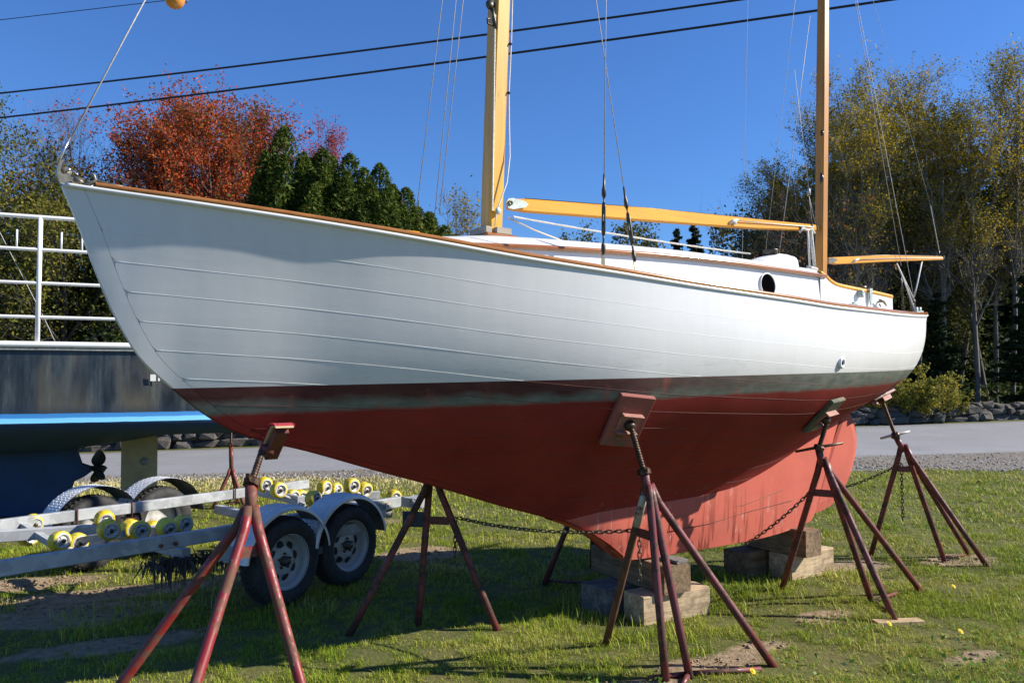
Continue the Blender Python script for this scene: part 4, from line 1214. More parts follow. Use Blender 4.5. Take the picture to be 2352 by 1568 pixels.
def stand(label, feet, apex, nut, top, mats, group='jack stands under the white sailboat', leg_r=.0245, joins=None, base_bars=(), white=None, pad=None, handle=None, brace=None, col_mats=None):
    """feet: world xyz; apex: where legs meet the sleeve; nut: top of the sleeve; top: upper end of the screw"""
    feet = [np.asarray(f, float) for f in feet]; apex = np.asarray(apex, float); nut = np.asarray(nut, float); top = np.asarray(top, float)
    base = np.mean(feet, axis=0); base[2] = 0
    st = empty('jack_stand', tuple(base), 0, label, 'jack stand', group)
    L = lambda p: np.asarray(p, float) - base
    for i, f in enumerate(feet):
        d = unit(f - apex)
        side = d.copy(); side[2] = 0; side = unit(side)
        j0 = apex + side * leg_r * .75 + np.array([0, 0, .055])
        knee = apex + side * leg_r * 1.15 + (f - apex) * .05
        m = MB(); m.tube([L(j0), L(knee), L(knee + (f - knee) * .35), L(knee + (f - knee) * .7), L(f - d * 0.0)], leg_r, 12)
        m.build('leg', (col_mats or {}).get(i, mats), st)
    if white:
        i_, t0, t1 = white
        side = feet[i_] - apex; side[2] = 0; side = unit(side); k0 = apex + side * leg_r * 1.15 + (feet[i_] - apex) * .05
        MB().tube([L(apex + side * leg_r * .75 + np.array([0, 0, .052])), L(k0), L(k0 + (feet[i_] - k0) * t1)], leg_r * 1.05, 12).build('white_painted_band', M['stand_white'], st)
    MB().tube([L(apex - (nut - apex) * .05), L(nut)], leg_r * 1.12, 14).build('sleeve', mats, st)
    ax = unit(top - nut); x, y, z = frame_from(ax, (1, 0, 0))
    m = MB(); m.lathe(L(nut), ax, [(.024, -.012), (.042, -.010), (.044, .018), (.036, .030), (.022, .032)], 8, smooth=False)
    nutp = m.build('adjusting_nut', M['screw'], st)
    if handle:
        hd, hl, hr, hm = handle
        hd = unit(hd)
        MB().tube([L(nut + hd * -hl + ax * .012), L(nut + hd * -.03 + ax * .014), L(nut + hd * .03 + ax * .014), L(nut + hd * hl + ax * .012)], [hr * .8, hr, hr, hr * .8], 8).build('handle', M[hm], nutp)
    else:
        m = MB()
        for sg in (-1, 1):
            m.prism([(.02, -.012), (.075, -.006), (.085, .010), (.07, .016), (.02, .02)], L(nut), x * sg, ax, y, .016)
        m.build('handle', M['screw'], nutp)
    m = MB(); screw_mesh(m, L(nut), L(top), .0185); m.build('screw', M['screw'], st)
    if brace:
        i_, j_, zb_ = brace
        def on_leg(i):
            f = feet[i]; t = (apex[2] - zb_) / (apex[2] - f[2]); return apex + (f - apex) * t
        a, b = on_leg(i_), on_leg(j_)
        d = unit(b - a); xx, yy, _ = frame_from(d)
        MB().box(L((a + b) / 2), (.008, .055, np.linalg.norm(b - a)), (xx, yy, d)).build('brace', mats, st)
    for (a, b, r) in base_bars:
        MB().tube([L(a), L(b)], r, 8).build('base_bar', mats, st)
    if pad: pad(st, L, ax)
    return st

def hull_pad(s_, z_, along, down, mat, thick=.035, rot=0.0, plate=True):
    y0, n = hull_normal(s_, z_)
    nw = dirw(n); sw = HD.copy()
    sw = unit(sw - nw * np.dot(sw, nw)); tw = np.cross(nw, sw)
    if tw[2] > 0: tw = -tw
    c, s = math.cos(rot), math.sin(rot)
    sw, tw = sw * c + tw * s, tw * c - sw * s
    pos = hp2w(s_, y0, z_) + nw * (thick / 2 + .004)
    def f(st, L, ax):
        pb = MB().box(L(pos), (along, down, thick), (sw, tw, nw), bev=.006).build('pad_board', mat, st)
        if plate:
            q = pos + nw * (thick / 2 + .004)
            m = MB(); m.box(L(q), (.15, .13, .008), (sw, tw, nw))
            m.box(L(q + nw * .018 - tw * .063), (.15, .006, .040), (sw, tw, nw)); m.box(L(q + nw * .018 + tw * .063), (.15, .006, .040), (sw, tw, nw))
            m.build('pad_bracket', M['pad_plate'], st)
            m = MB(); m.lathe(L(q), nw * .5 - ax, [(.03, 0), (.036, .015), (.036, .035), (.026, .05), (.018, .052)], 14); m.build('swivel', M['screw'], st)
    return pos, nw, f

def G0(x, y): return np.array([x, y, float(height(x, y)) - .01])
# near amidships stand
p3, n3, pad3 = hull_pad(3.08, 1.50, .26, .38, M['pad_red'])
top3 = p3 + n3 * .045
stand('maroon jack stand amidships, nearest to the camera on the right, one white-topped leg', [bw(3.165, .395, -.01), bw(3.014, 1.096, -.01), bw(3.165, 1.145, -.01), bw(3.753, 1.284, -.01)],
      bw(3.10, .87, 1.05), bw(3.07, .875, 1.175), top3, M['stand_brown'], pad=pad3, white=(0, 0, .16), col_mats={0: M['rust']},
      brace=(0, 1, .80), base_bars=[(bw(3.165, 1.12, .03), bw(3.60, 1.30, .02), .016), (bw(3.165, 1.12, .03), bw(2.95, 1.02, .02), .015), (bw(3.165, 1.13, .03), bw(3.03, 1.20, .01), .017)])
# quarter stand
p4, n4, pad4 = hull_pad(5.13, 1.485, .20, .36, M['pad_green'])
stand('maroon jack stand with a cross handle and mossy pad, under the quarter before the rudder', [bw(5.269, .199, -.01), bw(5.531, .848, -.01), bw(5.202, 1.229, -.01), bw(6.169, .901, -.01)],
      bw(5.13, .70, 1.08), bw(5.10, .69, 1.21), p4 + n4 * .045, M['stand_brown'], pad=pad4, handle=((1, -.12, .20), .18, .012, 'screw'),
      brace=(0, 1, .86), base_bars=[(bw(5.531, .86, .02), bw(5.90, .83, .02), .014), (bw(5.531, .86, .02), bw(5.32, 1.15, .01), .014)])
# stern stand
p5, n5, pad5 = hull_pad(6.86, 1.600, .44, .12, M['stand_dark'], .03, .0)
stand('thin-screwed maroon jack stand right of the rudder, under the stern overhang', [bw(7.104, -.122, -.01), bw(7.516, .393, -.01), bw(7.90, .455, -.01), bw(7.578, .763, -.01)],
      bw(7.12, .23, 1.06), bw(7.06, .19, 1.20), p5 + n5 * .05, M['stand_brown'], pad=pad5, handle=((1, -.12, .26), .14, .014, 'stand_white'),
      brace=(0, 1, .88), base_bars=[(bw(7.516, .40, .02), bw(7.85, .44, .02), .014)])
# bow stand, nearest
p1 = hp2w(1.02, .175, 1.462); n1 = unit(HP * .64 - np.array([0, 0, .77]))
def pad1(st, L, ax):
    sw = unit(HD - n1 * np.dot(HD, n1)); tw = np.cross(n1, sw)
    tw = -tw if tw[2] < 0 else tw
    # carpeted plywood bent over the end of a steel channel
    ring = []
    a_ = -.16
    for a in (-.17, -.10, -.02, .05, .10, .135, .155, .16):
        lift = 0 if a < .08 else -(a - .08) ** 2 * 7
        ring.append((a, lift))
    m = MB(); m2 = MB()
    G = []; G2 = []
    for a, l in ring:
        c = p1 + tw * a * .9 + n1 * (.018 - l)
        G.append([L(c - sw * .05 - n1 * .012), L(c + sw * .05 - n1 * .012), L(c + sw * .05 + n1 * .0), L(c - sw * .05 + n1 * .0)])
        G2.append([L(c - sw * .05 + n1 * .001), L(c + sw * .05 + n1 * .001), L(c + sw * .048 + n1 * .014), L(c - sw * .048 + n1 * .014)])
    m.grid(np.array(G), closed=True, smooth=False)
    for ring_ in (G[0], G[-1]): m.add(ring_, [(0, 1, 2, 3)], False)
    # shaggy carpet pile
    for k in range(900):
        i = RNG.integers(0, len(ring) - 1); t = RNG.random()
        a = ring[i][0] * (1 - t) + ring[i + 1][0] * t; l = ring[i][1] * (1 - t) + ring[i + 1][1] * t
        w = RNG.uniform(-.052, .052)
        if RNG.random() < .6: w = math.copysign(.05, w)
        c = p1 + tw * a * .9 + n1 * (.012 - l) + sw * w
        d = unit(RNG.normal(size=3) + n1 * -.2 + sw * np.sign(w) * 1.2) * RNG.uniform(.006, .013)
        q = unit(RNG.normal(size=3)) * .003
        m.add([L(c - q), L(c + q), L(c + d)], [(0, 1, 2)], False)
    pb = m.build('carpet_pad', M['carpet'], st)
    m2.grid(np.array(G2), closed=True, smooth=False)
    for ring_ in (G2[0], G2[-1]): m2.add(ring_, [(0, 1, 2, 3)], False)
    m2.build('plywood', M['plywood'], pb)
    m = MB(); c = p1 + n1 * .055 + tw * -.02
    m.box(L(c), (.07, .24, .045), (sw, tw, n1)); q_ = bw(.965, .145, 1.375); e_ = p1 - tw * .07 + n1 * .06; m.tube([L(q_ - (e_ - q_) * .1), L(e_)], [.026, .034], 8)
    m.build('pad_bracket', M['stand_dark'], st)
gb = [G0(-2.107, 3.947), G0(-1.47, 3.389), G0(-0.913, 3.856)]
nut1 = bw(.874, .25, 1.207)
stand('glossy red jack stand under the bow, closest to the camera, red carpet on its pad', gb, bw(.87, .27, 1.04), nut1, bw(.965, .145, 1.375), M['stand_red'], leg_r=.027, pad=pad1,
      brace=(1, 2, .88))
# starboard side stands, seen below the hull
st2 = stand('dark rusty jack stand on the far side, just behind the forefoot', [bw(1.84, -.734, -.01), bw(2.322, -.635, -.01), bw(2.736, -.231, -.01)], bw(2.36, -.50, 1.02), bw(2.36, -.50, 1.12), bw(2.36, -.42, 1.30), M['stand_dark'],
      brace=(1, 2, .76))
stand('dark jack stand on the far side, hidden behind the keel', [bw(3.775, -1.087, -.01), bw(4.45, -1.25, -.01), bw(4.30, -.62, -.01)], bw(4.22, -.93, 1.00), bw(4.22, -.93, 1.10), bw(4.22, -.86, 1.24), M['stand_dark'],
      base_bars=[(bw(3.80, -1.08, .02), bw(4.28, -.64, .02), .013)])

# ------------------------------------------------------------------ chains
def link_mesh():
    m = MB()
    P = []
    for k in range(20):
        a = 2 * math.pi * k / 20
        x = .0105 * math.sin(a); y = .0135 * math.cos(a)
        y += .0095 * (1 if math.cos(a) > 0 else -1) if abs(math.cos(a)) > 1e-6 else 0
        P.append((x, 0, y))
    P = np.array(P)
    n = len(P)
    V = []
    for i in range(n):
        T = unit(P[(i + 1) % n] - P[i - 1]); N = np.array([0, 1.0, 0]); B = np.cross(T, N)
        for k in range(5):
            a = 2 * math.pi * k / 5
            V.append(P[i] + .0042 * (math.cos(a) * N + math.sin(a) * B))
    F = [(i * 5 + k, i * 5 + (k + 1) % 5, ((i + 1) % n) * 5 + (k + 1) % 5, ((i + 1) % n) * 5 + k) for i in range(n) for k in range(5)]
    m.add(V, F, True)
    return m.mesh('link', M['chain'])
LINK = link_mesh()
def chain(label, paths):
    root = empty('chain', tuple(paths[0][0]), 0, label, 'chain', 'chains tying the jack stands together')
    o0 = np.asarray(paths[0][0], float)
    for path in paths:
        P = np.asarray(path, float)
        L_ = np.concatenate([[0], np.cumsum(np.linalg.norm(np.diff(P, axis=0), axis=1))])
        n = int(L_[-1] / .0345)
        for i in range(n):
            t = (i + .5) * .0345
            c = np.array([np.interp(t, L_, P[:, k]) for k in range(3)]); c2 = np.array([np.interp(t + .01, L_, P[:, k]) for k in range(3)])
            d = unit(c2 - c); x, y, z = frame_from(d)
            a = (0.35 if i % 2 else 0.35 + math.pi / 2) + random.uniform(-.15, .15)
            xr = x * math.cos(a) + y * math.sin(a); yr = np.cross(z, xr)
            o = bpy.data.objects.new('link', LINK); link(o, root)
            Mx = Matrix(((xr[0], yr[0], z[0], c[0] - o0[0]), (xr[1], yr[1], z[1], c[1] - o0[1]), (xr[2], yr[2], z[2], c[2] - o0[2]), (0, 0, 0, 1)))
            o.matrix_local = Mx
    return root
def sagp(a, b, s, n=14):
    a, b = np.asarray(a, float), np.asarray(b, float)
    return [a + (b - a) * t - np.array([0, 0, s * 4 * t * (1 - t)]) for t in np.linspace(0, 1, n)]
h2, h3, h4, h5 = bw(2.57, -.50, .76), bw(3.115, .78, .815), bw(5.17, .56, .86), bw(6.80, .38, .90)
chain('steel chain stretched under the forefoot between two jack stands, end dangling', [sagp(h2, h3, .05), sagp(h3, h3 + np.array([.0, 0, -.34]), 0), sagp(h2 + np.array([-.02, 0, 0]), h2 + np.array([-.025, 0, -.33]), 0)])
chain('steel chain running from the cross-handled stand down under the keel', [sagp(h4, bw(4.95, .11, .405), .025), sagp(bw(4.95, .11, .40), bw(4.55, -.5, .62), .02), sagp(h4 + np.array([.01, 0, 0]), h4 + np.array([.012, 0, -.10]), 0)])
h5 = bw(7.17, .18, .93)
chain('steel chain from the stern stand passing behind the rudder, long end dangling', [sagp(h5, bw(6.75, -.42, .60), .03), sagp(h5, h5 + np.array([.0, 0, -.56]), 0)])

# ------------------------------------------------------------------ blocking timbers
def block(name, label, s0, s1, p0, p1_, z0, z1, mat, rot=0.0, cat='timber'):
    c = bw((s0 + s1) / 2, (p0 + p1_) / 2, 0)
    o = MB()
    sx, sy, sz = abs(s1 - s0), abs(p1_ - p0), z1 - z0
    lng = sx >= sy
    ax = np.eye(3)
    if not lng: sx, sy = sy, sx
    # slightly irregular sawn baulk: subdivided along its length
    n = 7
    G = []
    rr = random.Random(hash(label) % 1000)
    for i in range(n):
        x = -sx / 2 + sx * i / (n - 1)
        b = .010
        ring = [(-sy / 2 + b, 0), (sy / 2 - b, 0), (sy / 2, b), (sy / 2, sz - b), (sy / 2 - b, sz), (-sy / 2 + b, sz), (-sy / 2, sz - b), (-sy / 2, b)]
        G.append([(x, y + rr.uniform(-.003, .003), z0 + z + rr.uniform(-.002, .002)) for y, z in ring])
    o.grid(np.array(G), smooth=False, closed=True)
    k = len(G[0])
    o.add(G[0], [tuple(range(k))], False); o.add(G[-1], [tuple(reversed(range(k)))], False)
    ob = o.build(name, mat)
    ob.location = c
    ob.rotation_euler = (0, 0, BRZ + (0 if lng else math.pi / 2) + rot)
    return tag(ob, label, cat, 'timbers blocking up the keel')
block('timber_baulk', 'brown baulk lying across the front keel stack, carrying the fore end of the keel', 3.835, 4.085, -.56, .315, .200, .404, M['timber_brown'], -.06)
block('timber_baulk', 'pale weathered baulk at the bottom of the front keel stack, sunlit near side', 3.67, 4.29, .045, .28, -.01, .199, M['timber_pale'], -.10)
block('timber_baulk', 'dark grey baulk in shade at the bottom left of the front keel stack', 3.58, 4.28, -.36, -.08, -.01, .196, M['timber_grey'], .03)
block('timber_shim', 'thin grey shim board on top of the front keel stack', 3.93, 4.06, .10, .30, .4045, .428, M['timber_grey'], .1)
block('timber_baulk', 'brown baulk lying across the rear keel stack under the heel of the keel', 5.575, 5.80, -.42, .215, .224, .452, M['timber_brown'], .03)
block('timber_baulk', 'pale baulk at the bottom right of the rear keel stack, in sunlight', 5.57, 6.18, -.15, .085, -.01, .223, M['timber_pale'], .0)
block('timber_baulk', 'dark shaded baulk at the bottom left of the rear keel stack', 5.34, 5.95, -.46, -.20, -.01, .221, M['timber_brown'], -.02)
o = MB().box((0, 0, .012), (.36, .09, .026), bev=.003).build('wood_offcut', M['plywood']); o.location = (2.77, 5.80, 0.0); o.rotation_euler = (0, 0, .12)
tag(o, 'short pale board lying in the grass under a jack stand foot', 'board')

# ------------------------------------------------------------------ roller boat trailer
TO = np.array([-1.806, 6.294, 0.0]); TA = np.array([.52, .8542, 0.0]); TN = np.array([-.8542, .52, 0.0])
trailer = empty('boat_trailer', tuple(TO), 0, 'galvanised roller boat trailer with diamond-plate fenders and yellow rollers', 'trailer')
TL = lambda p: np.asarray(p, float) - TO
def tp(a, n, z): return TA * a + TN * n + np.array([0, 0, z])
def beam(name, pts, w, h, z0, mat=None):
    P = np.asarray(pts, float)
    G = []
    for i in range(len(P)):
        d = P[min(i + 1, len(P) - 1)] - P[max(i - 1, 0)]; d[2] = 0; d = unit(d); nn = np.array([-d[1], d[0], 0])
        b = .006
        ring = [(-w / 2 + b, 0), (w / 2 - b, 0), (w / 2, b), (w / 2, h - b), (w / 2 - b, h), (-w / 2 + b, h), (-w / 2, h - b), (-w / 2, b)]
        G.append([TL(P[i] + nn * y + np.array([0, 0, z0 + z - P[i][2]])) for y, z in ring])
    m = MB(); G = np.array(G); m.grid(G[:, ::-1], smooth=False, closed=True); k = G.shape[1]
    m.add(G[0], [tuple(range(k))], False); m.add(G[-1], [tuple(reversed(range(k)))], False)
    return m.build(name, mat or M['galv'], trailer)
beam('side_beam', [(-3.95, 4.16, 0), (-3.20, 5.03, 0), (-2.27, 6.13, 0), (-1.62, 7.06, 0), (-1.09, 7.74, 0)], .06, .100, .520)
beam('side_beam', [(-5.05, 5.17, 0), (-4.13, 6.47, 0), (-3.50, 7.33, 0), (-2.79, 8.32, 0), (-2.30, 9.02, 0)], .06, .095, .525)
beam('cross_member', [(-2.42, 5.98, 0), (-3.66, 7.08, 0)], .07, .08, .41)
beam('cross_member', [(-1.75, 6.92, 0), (-2.95, 8.06, 0)], .08, .08, .41)
beam('cross_member', [(-1.17, 7.66, 0), (-2.36, 8.92, 0)], .07, .08, .43)
beam('spring_beam', [(-2.15, 5.90, 0), (-1.30, 7.05, 0)], .06, .09, .42)
beam('roller_beam', [(-4.55, 6.15, 0), (-3.55, 6.62, 0), (-2.65, 6.55, 0)], .07, .09, .46)
beam('roller_beam', [(-2.62, 8.25, 0), (-2.02, 7.62, 0), (-1.32, 7.98, 0)], .06, .08, .56)
for (x, y) in ((-3.78, 6.95), (-3.50, 7.35), (-2.86, 8.22)):
    d = unit(np.array([.58, .815, 0])); nn = np.array([-d[1], d[0], 0]); c = np.array([x, y, .558])
    m = MB(); m.tube([TL(c + nn * .045 + np.array([0, 0, -.09])), TL(c + nn * .043 + np.array([0, 0, .070])), TL(c - nn * .043 + np.array([0, 0, .070])), TL(c - nn * .045 + np.array([0, 0, -.09]))], .008, 6)
    m.box(TL(c + np.array([0, 0, -.075])), (.10, .14, .01), (d, nn, (0, 0, 1))); m.build('u_bolt', M['rust'], trailer)
for (x, y) in ((-2.55, 5.80), (-2.48, 5.88)):
    MB().lathe(TL((x + .032, y - .028, .555)), (.76, -.65, 0), [(.016, 0), (.016, .012), (.001, .013)], 6, smooth=False).build('bolt', M['rust'], trailer)

def wheel(a, n, out):
    """out=-1: outer face looks to the near side"""
    w = empty('wheel', tuple(tp(a, n, .335))); w.parent = trailer
    ax = TN * out
    m = MB()
    Rr = .335
    prof = [(.205, -.085), (.225, -.10), (.27, -.108), (.305, -.100), (.325, -.080), (Rr, -.055), (Rr, .055), (.325, .080), (.305, .100), (.27, .108), (.225, .10), (.205, .085)]
    m.lathe((0, 0, 0), ax, prof, 48)
    # tread blocks: zigzag lugs round the tread
    x, y, z = frame_from(ax)
    for k in range(44):
        for j, off in enumerate((-.066, -.024, .024, .066)):
            a0 = 2 * math.pi * (k + (.5 if j % 2 else 0)) / 44
            rad = x * math.cos(a0) + y * math.sin(a0); tan = np.cross(ax, rad)
            rr = Rr + .002 if abs(off) < .05 else Rr - .012
            m.box(rad * rr + ax * off, (.012, .030, .032), (rad, unit(tan + ax * (.35 if j % 2 else -.35)), ax))
    ty = m.build('tyre', M['tyre'], w)
    m = MB()
    m.lathe((0, 0, 0), ax, [(.207, .088), (.213, .092), (.207, .080), (.196, .070), (.188, .030), (.180, -.02), (.150, .000), (.135, .012), (.095, .030), (.070, .036), (.045, .030), (.001, .030)], 40)
    m.lathe((0, 0, 0), ax, [(.205, .075), (.205, -.085)], 40)
    rim = m.build('rim', M['rim'], w)
    for k in range(8):
        a0 = 2 * math.pi * (k + .3) / 8
        rad = x * math.cos(a0) + y * math.sin(a0); tan = np.cross(ax, rad)
        c = rad * .132 + ax * .0175
        poly = [(-.032, -.022), (-.030, .014), (-.012, .030), (.016, .022), (.032, -.004), (.024, -.020), (0, -.026)]
        nrm = unit(ax + rad * .47); tr = np.cross(tan, nrm)
        tr = unit(np.cross(nrm, tan))
        MB().prism(poly, c + nrm * .002, tan, tr if np.dot(tr, rad) > 0 else -tr, nrm, .006).build('rim_slot', M['black'], rim)
    m = MB(); m.lathe((0, 0, 0), ax, [(.040, .03), (.040, .055), (.030, .060), (.028, .085), (.020, .090), (.001, .090)], 20); m.build('hub', M['darkbronze'], w)
    m = MB()
    for k in range(5):
        a0 = 2 * math.pi * k / 5 + .3
        m.lathe((x * math.cos(a0) + y * math.sin(a0)) * .057 + ax * .032, ax, [(.010, 0), (.010, .018), (.006, .024), (.001, .024)], 6, smooth=False)
    m.build('lug_nuts', M['rust'], w)
    return w, ty, ax
wheels = [wheel(0.0, 0.0, -1), wheel(.70, 0.0, -1), wheel(-.10, 2.40, 1), wheel(.60, 2.40, 1)]
# raised lettering on the rear near tyre
def tyre_text(w, ax, word):
    x, y, z = frame_from(ax, (0, 0, 1))
    for i, ch in enumerate(word):
        cu = bpy.data.curves.new('lettering', 'FONT'); cu.body = ch; cu.size = .050; cu.align_x = 'CENTER'; cu.extrude = .0012
        tmp = bpy.data.objects.new('tmp', cu); COL.objects.link(tmp)
        dg = bpy.context.evaluated_depsgraph_get()
        me = bpy.data.meshes.new_from_object(tmp.evaluated_get(dg))
        bpy.data.objects.remove(tmp)
        me.materials.clear(); me.materials.append(M['tyre_text'])
        # angle on the sidewall, read clockwise from the upper left
        th = R(122 - i * 8.2)
        rgt = unit(np.cross((0, 0, 1), ax)); up = np.array([0, 0, 1.0])
        rad = rgt * math.cos(th) + up * math.sin(th); tang = rgt * math.sin(th) - up * math.cos(th)
        c = rad * .245 + ax * .1065
        o = bpy.data.objects.new('lettering', me); link(o, w)
        o.matrix_local = Matrix(((tang[0], rad[0], ax[0], c[0]), (tang[1], rad[1], ax[1], c[1]), (tang[2], rad[2], ax[2], c[2]), (0, 0, 0, 1)))
tyre_text(wheels[1][0], wheels[1][2], 'K550')

def fender(a, n, out):
    ax = TN * out
    c = tp(a, n, .345); r = .43; w = .245; th = .006
    G = []; U = []
    angs = np.radians(np.linspace(6, 174, 33))
    f = lambda ang, rr, off: c + TA * rr * math.cos(ang) + np.array([0, 0, rr * math.sin(ang)]) + ax * off
    for ang in angs:
        rr = r * (1 + .03 * math.cos(2 * ang))
        G.append([f(ang, rr, -w / 2), f(ang, rr + th * .2, -w * .2), f(ang, rr + th * .2, w * .2), f(ang, rr, w / 2 - .022), f(ang, rr - .006, w / 2 - .006), f(ang, rr - .020, w / 2), f(ang, rr - .034, w / 2)])
        U.append([f(ang, rr - .005, -w / 2), f(ang, rr - .005, w / 2 - .02), f(ang, rr - .033, w / 2 - .004)])
    m = MB(); Ga = np.array(G); m.grid(Ga if out < 0 else Ga[:, ::-1])
    # raised diamond bars
    for i in range(46):
        ang = R(8 + 164 * (i + .5) / 46)
        for j in range(7):
            off = -w / 2 + .018 + (j + (.5 if i % 2 else 0)) * .029
            if off > w / 2 - .012: continue
            rad = TA * math.cos(ang) + np.array([0, 0, math.sin(ang)]); tan = np.cross(ax, rad)
            e1 = unit(tan + ax * (.9 if (i + j) % 2 else -.9)); e2 = np.cross(rad, e1)
            p = f(ang, r * (1 + .03 * math.cos(2 * ang)) + .0015, off)
            m.add([p - e1 * .015, p - e2 * .0055, p + e1 * .015, p + e2 * .0055, p + rad * .0055], [(0, 1, 4), (1, 2, 4), (2, 3, 4), (3, 0, 4)], False)
    o = m.build('fender', M['diamond'], trailer)
    m = MB(); Ua = np.array(U); m.grid(Ua[:, ::-1] if out < 0 else Ua); m.build('fender_lining', M['under'], o)
    return o
for a, n, out in ((0, .01, -1), (.70, .01, -1), (-.10, 2.40, 1), (.60, 2.40, 1)): fender(a, n, out)
m = MB(); m.box(tp(.35, -.03, .36), (.16, .10, .06), (TA, TN, (0, 0, 1))); m.build('fender_bracket', M['under'], trailer)

# ribbed yellow rollers on pivoting arms
def roller_mesh():
    m = MB(); n = 72; V = []; rings = [(.060, -.046), (.071, -.040), (.075, -.026), (.075, .026), (.071, .040), (.062, .046), (.056, .047)]
    G = []
    for r_, h in rings:
        row = []
        for k in range(n):
            rr = r_ * (1.0 if (k % 6) else .965) if abs(h) < .03 else r_
            a = 2 * math.pi * k / n
            row.append((rr * math.cos(a), rr * math.sin(a), h))
        G.append(row)
    m.grid(np.array(G), closed=True)
    return m.mesh('roller', M['yellow'])
def rhub_mesh():
    m = MB(); m.lathe((0, 0, 0), (0, 0, 1), [(.057, .0465), (.052, .050), (.046, .049), (.043, .036), (.024, .034), (.022, .048), (.001, .048)], 28)
    m.lathe((0, 0, 0), (0, 0, -1), [(.062, .045), (.05, .046), (.043, .036), (.001, .034)], 28)
    return m.mesh('roller_hub', M['rim'])
def rpin_mesh():
    m = MB(); m.lathe((0, 0, 0), (0, 0, 1), [(.016, .03), (.016, .060), (.012, .066), (.001, .066)], 10); 
    for k in range(3):
        a = 2.094 * k; m.box((.034 * math.cos(a), .034 * math.sin(a), .037), (.020, .005, .004), ((math.cos(a), math.sin(a), 0), (-math.sin(a), math.cos(a), 0), (0, 0, 1)))
    return m.mesh('axle_pin', M['darkbronze'])
RM, HM, PM = roller_mesh(), rhub_mesh(), rpin_mesh()
ROLL = [(-3.988, 6.7, 0.55), (-3.429, 6.1, 0.524), (-3.401, 6.3, 0.473), (-3.346, 6.6, 0.6), (-2.958, 5.9, 0.649), (-3.083, 6.5, 0.544), (-2.912, 6.3, 0.565), (-3.085, 6.9, 0.463), (-2.662, 6.2, 0.607), (-2.62, 6.4, 0.597), (-3.968, 6.6, 0.459), (-2.44, 7.9, 0.713), (-2.21, 7.6, 0.7), (-2.242, 8.2, 0.55), (-2.214, 8.4, 0.521), (-1.83, 7.4, 0.648), (-1.871, 8.0, 0.666), (-1.85, 8.4, 0.589), (-1.538, 7.7, 0.727), (-1.453, 7.9, 0.662), (-1.264, 8.6, 0.492)]
for i, p in enumerate(ROLL):
    yaw = -.66 + random.uniform(-.22, .22); tilt = random.uniform(-.18, .12)
    z = unit(np.array([math.cos(yaw), math.sin(yaw), tilt])); x, y, _ = frame_from(z)
    o = bpy.data.objects.new('roller', RM); link(o, trailer)
    c = TL(p)
    o.matrix_local = Matrix(((x[0], y[0], z[0], c[0]), (x[1], y[1], z[1], c[1]), (x[2], y[2], z[2], c[2]), (0, 0, 0, 1)))
    h = bpy.data.objects.new('roller_hub', HM); link(h, o)
    q = bpy.data.objects.new('axle_pin', PM); link(q, o)
def arm(i, j, zlow):
    a, b = TL(ROLL[i]), TL(ROLL[j]); mid = (a + b) / 2 + np.array([0, 0, zlow])
    MB().tube([a, a + (mid - a) * .35 + np.array([0, 0, -.03]), mid, b + (mid - b) * .35 + np.array([0, 0, -.03]), b], .013, 7).build('roller_arm', M['galv'], trailer)
for i, j in ((0, 10), (1, 2), (3, 4), (5, 6), (7, 8), (8, 9), (11, 12), (13, 14), (15, 16), (17, 18), (18, 19)): arm(i, j, -.05)
for (a, b) in (((-4.02, 6.6, .55), (-3.62, 6.35, .45)), ((-3.62, 6.35, .45), (-3.0, 6.2, .56)), ((-2.35, 7.75, .66), (-1.95, 7.6, .55)), ((-1.70, 7.85, .62), (-1.75, 7.75, .5))):
    m = MB(); a, b = TL(a), TL(b); d = unit(b - a); x, y, z = frame_from(d); m.box((a + b) / 2, (.05, .05, np.linalg.norm(b - a)), (x, y, d)); m.build('roller_bracket', M['galv'], trailer)
# tail bracket, number board, warning sticker
d = unit(np.array([.56, .83, 0])); nn = np.array([d[1], -d[0], 0])
m = MB(); m.box(TL((-.93, 7.83, .600)), (.22, .16, .008), (d, nn, (0, 0, 1))); m.box(TL((-.90, 7.76, .55)), (.20, .008, .10), (d, nn, (0, 0, 1))); m.box(TL((-1.03, 7.86, .55)), (.03, .12, .10), (d, nn, (0, 0, 1)))
m.build('tail_bracket', M['galv'], trailer)
m = MB(); e1 = unit(np.array([.97, -.22, 0])); e2 = np.array([.22, .97, 0]); m.box(TL((-.90, 7.55, .435)), (.27, .012, .145), (e1, e2, (0, 0, 1)), bev=.004); m.build('number_board', M['under'], trailer)
stk = MB(); c = np.array([-1.20, 7.595, .555]) + nn * .0372; stk.box(TL(c), (.055, .002, .065), (d, nn, (0, 0, 1))); sk = stk.build('warning_sticker', M['sticker'], trailer)
m = MB(); m.box(TL(c + np.array([0, 0, .028]) + nn * .0015), (.055, .002, .009), (d, nn, (0, 0, 1))); m.build('sticker_band', M['sticker_orange'], sk)
m = MB(); m.tube([TL(c + nn * .002 + np.array([0, 0, .012])), TL(c + nn * .002 + np.array([0, 0, -.012]) + d * .008)], .003, 4); m.tube([TL(c + nn * .002 + d * -.010), TL(c + nn * .002 + d * .012 + np.array([0, 0, .006]))], .003, 4); m.build('sticker_figure', M['black'], sk)
